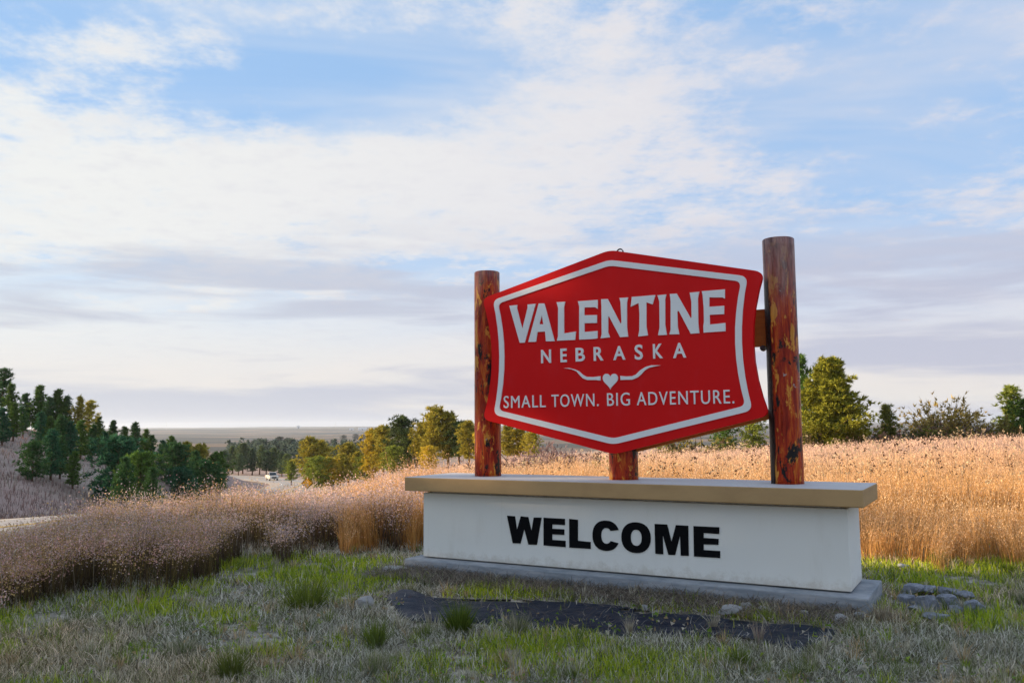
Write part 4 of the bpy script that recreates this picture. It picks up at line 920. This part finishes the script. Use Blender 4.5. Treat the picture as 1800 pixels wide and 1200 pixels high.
def tall_grass(n, px0, px1, depth, cb, ct, ch, name, label, seed, fl=6, along=0.0, fsp=0.026, fsz=0.017, flo=0.1, far=None, lmin=0.55):
    px = rng.uniform(px0, px1, n); s0 = tall_edge(px) + 0.30 * np.abs(rng.normal(0, 1, n)) - 0.25 + 2.2 * (fbm(px * 0.022, px * 0 + 1, seed) - 0.45)
    if depth < 30: Y = s0 + depth * rng.uniform(0, 1, n) ** 1.5
    else: Y = 1.0 / rng.uniform(1.0 / depth, 1.0 / s0, n) ; Y = np.maximum(Y, s0)
    X = wx(px, Y); a, b = sign_local(X, Y); keep = ~((a > -0.35) & (a < SL + 0.35) & (b > -0.4) & (b < SD + 0.35))
    gap = fbm(X * 0.8 + 31, Y * 0.8, seed + 5); keep &= ~((gap < 0.40) & (rng.uniform(0, 1, n) < 0.8) & (Y < 25))
    px, X, Y = px[keep], X[keep], Y[keep]; n = len(X); Z = ground(X, Y)
    pt = fbm(X * 0.75, Y * 0.75, seed + 1); pt2 = fbm(X * 0.25 + 9, Y * 0.25, seed + 2)
    k = Y / 9.0
    L = np.interp(px, HP[:, 0], HP[:, 1]) * rng.uniform(lmin, 1.12, n) * (0.30 + 1.4 * pt) * np.interp(Y, [20, 40], [1, 0.75]) * np.where(rng.uniform(0, 1, n) < 0.05, rng.uniform(1.1, 1.4, n), 1) * np.clip((Y - tall_edge(px)) / 0.35 + 0.8, 0.7, 1)
    W = 0.0042 * np.clip(k, 1, 12) * rng.uniform(0.7, 1.5, n)
    lean = fbm(X * 1.4 + 7, Y * 1.4, seed + 6); tilt = np.abs(rng.normal(0.08, 0.16, n)) + 0.5 * np.clip(lean - 0.55, 0, 1); azm = rng.uniform(0, 6.28, n) * 0.5 + 12 * fbm(X * 0.5, Y * 0.5 + 3, seed + 7); bend = np.abs(rng.normal(0.25, 0.3, n))
    tt = np.clip((pt2 - 0.5) * 1.9 + 0.5 + rng.uniform(-0.25, 0.25, n), 0, 0.999)
    var = rng.uniform(0.75, 1.25, (n, 1))
    B, T, Hh = pick(cb, tt) * var, pick(ct, tt) * var, pick(ch, np.clip(tt + rng.uniform(-.1, .1, n), 0, .999)) * var
    if far is not None:                              # the far field is a paler, pinker species
        q = np.clip((Y - 16) / 26 + rng.normal(0, 0.15, n), 0, 1)[:, None]; T = T * (1 - q) + np.array(far) * var * q; Hh = Hh * (1 - q) + np.array(far) * 1.1 * var * q; B = B * (1 - q) + np.array(far) * 0.7 * var * q
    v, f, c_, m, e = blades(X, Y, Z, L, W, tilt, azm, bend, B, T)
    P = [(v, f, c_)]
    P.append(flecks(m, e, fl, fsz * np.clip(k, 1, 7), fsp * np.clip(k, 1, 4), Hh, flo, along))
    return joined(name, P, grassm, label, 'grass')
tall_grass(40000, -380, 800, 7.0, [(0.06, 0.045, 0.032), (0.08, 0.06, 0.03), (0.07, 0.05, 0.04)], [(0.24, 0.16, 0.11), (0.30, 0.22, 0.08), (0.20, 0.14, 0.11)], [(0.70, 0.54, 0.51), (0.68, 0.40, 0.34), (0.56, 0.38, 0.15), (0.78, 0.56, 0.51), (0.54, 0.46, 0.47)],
           'tall_roadside_grass', 'band of tall fluffy pinkish dry grass along the left', 101, 9, fsp=0.036, fsz=0.015, flo=0.30, lmin=0.82)
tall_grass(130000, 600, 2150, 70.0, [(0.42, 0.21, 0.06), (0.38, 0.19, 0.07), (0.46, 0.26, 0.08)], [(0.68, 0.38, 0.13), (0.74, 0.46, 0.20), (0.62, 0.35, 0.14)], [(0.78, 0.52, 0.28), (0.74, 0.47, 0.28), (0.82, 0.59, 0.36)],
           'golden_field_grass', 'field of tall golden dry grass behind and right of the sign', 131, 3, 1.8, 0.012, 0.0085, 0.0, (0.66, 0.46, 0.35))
# weeds with dark seed heads standing above the field
n = 900; px = rng.uniform(900, 2000, n); Y = 1 / rng.uniform(1 / 55, 1 / 12.5, n); X = wx(px, Y); Z = ground(X, Y); o1 = np.ones((n, 1))
v, f, c_, m, e = blades(X, Y, Z, rng.uniform(0.7, 1.0, n), 0.006 * Y / 9, np.abs(rng.normal(0, 0.06, n)), rng.uniform(0, 6.28, n), np.abs(rng.normal(0, 0.15, n)), o1 * np.array([0.30, 0.2, 0.1]), o1 * np.array([0.42, 0.3, 0.17]))
v2 = flecks(m * 0.1 + e * 0.9, e, 5, 0.022 * np.clip(Y / 9, 1, 5), 0.014 * np.clip(Y / 9, 1, 4), np.where(rng.uniform(0, 1, (n, 1)) < 0.5, np.array([[0.10, 0.06, 0.04]]), np.array([[0.6, 0.48, 0.3]])))
n = 420; px = rng.uniform(-250, 560, n); Y = tall_edge(px) + rng.uniform(0.2, 3.5, n); X = wx(px, Y); Z = ground(X, Y); o1 = np.ones((n, 1))
w1, w2, w3, m, e = blades(X, Y, Z, np.interp(px, HP[:, 0], HP[:, 1]) * rng.uniform(1.1, 1.6, n), np.full(n, 0.0055), np.abs(rng.normal(0, 0.12, n)), rng.uniform(0, 6.28, n), np.abs(rng.normal(0, 0.2, n)), o1 * np.array([0.42, 0.36, 0.27]), o1 * np.array([0.60, 0.52, 0.40]))
v3 = flecks(m * 0.3 + e * 0.7, e, 4, np.full(n, 0.016), np.full(n, 0.008), o1 * np.array([0.6, 0.5, 0.38]), 0.0, 1.5)
joined('dead_weed_stalks', [(v, f, c_), v2, (w1, w2, w3), v3], grassm, 'sparse dead weed stalks standing above the golden grass', 'weeds')
# hillside and roadside grass
n = 60000; px = rng.uniform(-250, 720, n); Y = 1 / rng.uniform(1 / 130, 1 / 15.0, n) ; X = wx(px, Y)
dd = np.sqrt(((X[:, None] - RP[None, ::2, 0]) ** 2 + (Y[:, None] - RP[None, ::2, 1]) ** 2).min(1)); kp = dd > ROAD_HALF + 2.0; px, X, Y = px[kp], X[kp], Y[kp]; n = len(X)
pt = fbm(X * 0.12, Y * 0.12, 151); Z = ground(X, Y); L = rng.uniform(0.25, 0.6, n) * (0.5 + pt); W = 0.012 * np.clip(Y / 20, 0.6, 6)
cb = pick([(0.15, 0.11, 0.09), (0.20, 0.13, 0.11), (0.14, 0.13, 0.07)], np.clip(pt + rng.uniform(-.15, .15, n), 0, .99)) * rng.uniform(0.7, 1.2, (n, 1))
v, f, c_, m, e = blades(X, Y, Z, L, W, np.abs(rng.normal(0.1, 0.2, n)), rng.uniform(0, 6.28, n), np.abs(rng.normal(0.3, 0.3, n)), cb, cb * np.array([1.9, 1.75, 1.75]))
joined('hillside_grass', [(v, f, c_)], grassm, 'thin greyish pink dry grass over the left hillside and verges', 'grass')
# short foreground turf
n = 330000; px = rng.uniform(-320, 2120, n); Y = 1 / rng.uniform(1 / 13.5, 1 / 4.3, n); X = wx(px, Y)
X += rng.normal(0, 0.02, n)
a, b = sign_local(X, Y)
pn = fbm(X * 1.1, Y * 1.1, 161); pg = fbm(X * 0.62 + 4, Y * 0.62, 162); ps = fbm(X * 2.6, Y * 2.6, 163)
keep = ~((a > -0.17) & (a < SL + 0.17) & (b > -0.17) & (b < SD + 0.17)) & ~(inside(LINER, X + 0.06 * rng.normal(0, 1, n), Y + 0.06 * rng.normal(0, 1, n)) & (rng.uniform(0, 1, n) < 0.985)) & (Y < tall_edge(px) + 1.6)
rx_, ry_ = G(1628, 1054); keep &= ~((((X - rx_) / 0.42) ** 2 + ((Y - ry_) / 0.42) ** 2 < 1) & (rng.uniform(0, 1, n) < 0.93))
bank = (a > -0.2) & (a < SL) & (b < -0.1) & (b > -0.6); keep &= ~(bank & (rng.uniform(0, 1, n) < 0.75))
keep &= ~((ps < 0.33) & (rng.uniform(0, 1, n) < 0.85))
px, X, Y, pn, pg, ps, bank = (q[keep] for q in (px, X, Y, pn, pg, ps, bank)); n = len(X); Z = ground(X, Y)
GP = [(640, 1120, 90), (900, 1140, 140), (760, 1165, 120), (620, 1010, 90), (560, 1000, 110), (270, 1068, 50), (390, 1078, 60), (1000, 1120, 90), (1230, 1015, 0.1), (1650, 1015, 120), (1700, 1090, 90), (60, 1090, 60), (1080, 1170, 100), (480, 1130, 60), (700, 1010, 50), (1620, 1005, 70)]
gb = np.zeros(n); pyy = horizon(px) + EYE * FPX / Y
for qx, qy, w_ in GP: gb = np.maximum(gb, np.exp(-((px - qx) / w_) ** 2 - ((pyy - qy) / (w_ * 0.30 + 1)) ** 2))
green = np.clip((pg - 0.52) * 2.4 + gb * 1.1 + (pn - 0.5) * 2.2, 0, 1); isg = rng.uniform(0, 1, n) < green * 0.88
dry = pick([(0.12, 0.11, 0.07), (0.38, 0.36, 0.26), (0.54, 0.52, 0.42), (0.22, 0.24, 0.13), (0.78, 0.74, 0.64)], rng.uniform(0, 0.999, n))
warm = np.clip((fbm(X * 0.5 + 20, Y * 0.5, 167) - 0.5) * 3 + np.where(px > 1250, 0.25, -0.2), 0, 1)[:, None]
dry = dry * (1 - warm) + dry * np.array([1.35, 1.0, 0.68]) * warm
grn = pick([(0.28, 0.38, 0.03), (0.44, 0.52, 0.035), (0.16, 0.24, 0.03), (0.52, 0.54, 0.07)], rng.uniform(0, 0.999, n))
cb = np.where(isg[:, None], grn, dry) * rng.uniform(0.75, 1.25, (n, 1))
L = np.where(isg, rng.uniform(0.045, 0.11, n), rng.uniform(0.05, 0.13, n)) * (0.55 + 0.8 * ps)
tilt = np.where(isg, np.abs(rng.normal(0.3, 0.3, n)), np.abs(rng.normal(1.0, 0.4, n))); tilt = np.minimum(tilt, 1.45)
v, f, c_, m, e = blades(X, Y, Z + 0.004, L, 0.0056 * np.clip(Y / 6, 0.8, 3) * rng.uniform(0.7, 1.4, n), tilt, rng.uniform(0, 6.28, n), rng.normal(0.25, 0.4, n), cb, cb * 1.1)
joined('short_turf', [(v, f, c_)], grassm, 'short matted grey dry grass with green patches in the foreground', 'grass')
# small clumps, low leafy weeds and loose litter through the turf
nc = 1500; px = rng.uniform(-320, 2120, nc); Yc = 1 / rng.uniform(1 / 12.5, 1 / 4.4, nc); Xc = wx(px, Yc); a, b = sign_local(Xc, Yc)
kp = ~((a > -0.25) & (a < SL + 0.25) & (b > -0.3) & (b < SD + 0.2)) & ~inside(LINER, Xc, Yc) & (Yc < tall_edge(px) + 0.5); Xc, Yc, px = Xc[kp], Yc[kp], px[kp]; nc = len(Xc); per = 26
cc = pick([(0.20, 0.24, 0.06), (0.42, 0.38, 0.27), (0.30, 0.38, 0.05), (0.55, 0.50, 0.38), (0.16, 0.20, 0.06), (0.50, 0.36, 0.20)], rng.uniform(0, .999, nc)); hh = rng.uniform(0.05, 0.17, nc); ww = rng.uniform(0.015, 0.06, nc)
i_ = np.repeat(np.arange(nc), per); n = len(i_); az_ = rng.uniform(0, 6.28, n); rr = ww[i_] * np.sqrt(rng.uniform(0, 1, n)); X = Xc[i_] + rr * np.cos(az_); Y = Yc[i_] + rr * np.sin(az_)
cl = cc[i_] * rng.uniform(0.6, 1.35, (n, 1))
P_ = [blades(X, Y, ground(X, Y), hh[i_] * rng.uniform(0.5, 1.2, n), 0.005 * np.clip(Y / 6, 0.8, 2.5), np.abs(rng.normal(0.35, 0.3, n)), az_ + rng.normal(0, 0.5, n), np.abs(rng.normal(0.3, 0.35, n)), cl, cl * 1.1)[:3]]
n = 9000; px = rng.uniform(-320, 2120, n); Y = 1 / rng.uniform(1 / 12, 1 / 4.4, n); X = wx(px, Y); a, b = sign_local(X, Y); wd_ = fbm(X * 1.7 + 50, Y * 1.7, 171); kp = ~((a > -0.2) & (a < SL + 0.2) & (b > -0.2) & (b < SD + 0.2)) & (Y < tall_edge(px)) & (wd_ > 0.5); X, Y = X[kp], Y[kp]; n = len(X)
Q = np.stack([X, Y, ground(X, Y) + rng.uniform(0.01, 0.05, n)], -1); lc = pick([(0.20, 0.33, 0.05), (0.28, 0.36, 0.06), (0.45, 0.33, 0.18), (0.60, 0.54, 0.42)], rng.uniform(0, .999, n))
P_.append(flecks(Q, Q + np.array([0.01, 0, 0]), 2, np.full(n, 0.028), np.full(n, 0.012), lc))
joined('turf_weeds', P_, grassm, 'small clumps, leafy weeds and litter scattered through the foreground turf', 'weeds')
# bunch grasses: each tuft a thing
def tuft(px, py, hpx, wpx, nb, c0, c1, label):
    x, y = G(px, py); H = hpx / FPX * y; Wd = wpx / FPX * y / 2; az_ = rng.uniform(0, 6.28, nb); rr = Wd * 0.35 * np.sqrt(rng.uniform(0, 1, nb))
    tl = np.abs(rng.normal(0, 1, nb)) * math.atan2(Wd, H) * 0.75; t_ = rng.uniform(0, 1, (nb, 1)); cc = (np.array(c0) * (1 - t_) + np.array(c1) * t_) * rng.uniform(0.7, 1.3, (nb, 1))
    v, f, c_, m, e = blades(rr * np.cos(az_), rr * np.sin(az_), np.full(nb, -0.01), H * rng.uniform(0.55, 1.1, nb), np.full(nb, 0.0055 * y / 7), tl, az_, np.abs(rng.normal(0.2, 0.2, nb)), cc * 0.75, cc * 1.1)
    o = link('grass_tuft', np_mesh('grass_tuft', v, f, c_), grassm); o.location = (x, y, gz(x, y)); tag(o, label, 'grass tuft', 'bunch grass tufts round the sign')
DG, LG, ST, BG = (0.05, 0.10, 0.015), (0.20, 0.25, 0.04), (0.46, 0.41, 0.31), (0.12, 0.17, 0.035)
for a in [(806, 1100, 62, 78, 420, DG, LG, 'dark green tuft growing through the black sheet left of centre'), (905, 1104, 46, 64, 260, BG, ST, 'straw coloured tuft right of the dark green one on the sheet edge'), (545, 1064, 70, 140, 330, BG, LG, 'tall loose green tuft left of the sign in the open turf'),
          (418, 1182, 62, 74, 420, BG, (0.20, 0.20, 0.05), 'dense rounded tuft at the bottom left of centre'), (664, 1128, 58, 56, 260, LG, BG, 'bright green tuft below the pale rounded stone'), (662, 1176, 50, 80, 220, BG, ST, 'spiky dull tuft near the bottom left of the black sheet'),
          (334, 1138, 40, 78, 240, BG, ST, 'grey green tuft left of the dense rounded tuft'), (1284, 1162, 48, 54, 220, BG, LG, 'green tuft below the tip of the black sheet'), (1096, 1106, 40, 26, 70, ST, ST, 'thin straw tuft standing on the front edge of the black sheet'), (1632, 992, 34, 40, 200, DG, LG, 'dark green tuft at the foot of the tall grass right of the sign'),
          (1748, 1004, 30, 46, 180, DG, LG, 'dark green tuft near the right frame edge by the tall grass'), (1775, 1052, 32, 50, 180, BG, ST, 'dull tuft at the right frame edge beyond the concrete chunks'), (1415, 1142, 34, 44, 150, BG, ST, 'small tuft right of the black sheet in warm dry turf'), (1316, 1118, 44, 34, 60, ST, (0.34, 0.24, 0.2), 'sparse straw stalks standing on the right part of the sheet'),
          (1530, 1084, 40, 70, 260, ST, (0.36, 0.28, 0.18), 'straw tuft at the right front corner of the footing'), (1000, 1178, 30, 50, 150, LG, BG, 'low green tuft at the bottom centre'), (1240, 1095, 36, 30, 60, ST, ST, 'few straw blades in the middle of the black sheet'), (715, 1036, 26, 60, 160, ST, BG, 'dead tuft at the left end of the dirt bank')]:
    tuft(*a)
# debris of dead stems on the dirt bank
n = 9000; u = rng.uniform(-0.3, SL + 0.1, n); w = np.where(rng.uniform(0, 1, n) < 0.90, rng.uniform(0, 1, n) ** 1.3 * 0.62 - 0.02, rng.uniform(0.4, 1.5, n)); X = SX + u * _e[0] - (OV + w) * _n[0]; Y = SY + u * _e[1] - (OV + w) * _n[1]; Z = ground(X, Y) + 0.03 + 0.035 * rng.uniform(0, 1, n)
cc = pick([(0.30, 0.25, 0.19), (0.40, 0.35, 0.29), (0.20, 0.16, 0.12), (0.12, 0.10, 0.08)], rng.uniform(0, .999, n))
v, f, c_, m, e = blades(X, Y, Z, rng.uniform(0.05, 0.17, n), np.full(n, 0.006), rng.uniform(0.9, 1.6, n), rng.uniform(0, 6.28, n), rng.normal(0, 0.3, n), cc, cc)
joined('dead_stem_litter', [(v, f, c_)], grassm, 'litter of dead stems on the dirt bank along the footing', 'plant litter')

# ------------------------------------------------------------------ air: a thin even haze over the plain
hm = bpy.data.materials.new('thin_haze'); hm.use_nodes = True; hn = hm.node_tree.nodes; hn.clear()
pv = hn.new('ShaderNodeVolumePrincipled'); pv.inputs['Color'].default_value = (0.74, 0.85, 1.0, 1); pv.inputs['Density'].default_value = 0.00008; pv.inputs['Anisotropy'].default_value = 0.2
ho = hn.new('ShaderNodeOutputMaterial'); hm.node_tree.links.new(pv.outputs[0], ho.inputs['Volume'])
hz = link('haze', bm_mesh('haze', box_bm(-12500, 12500, -12500, 12500, float(GZ.min()) - 1.0, 75.0)), hm); tag(hz, 'thin bluish haze over the whole plain', 'haze', kind='stuff')
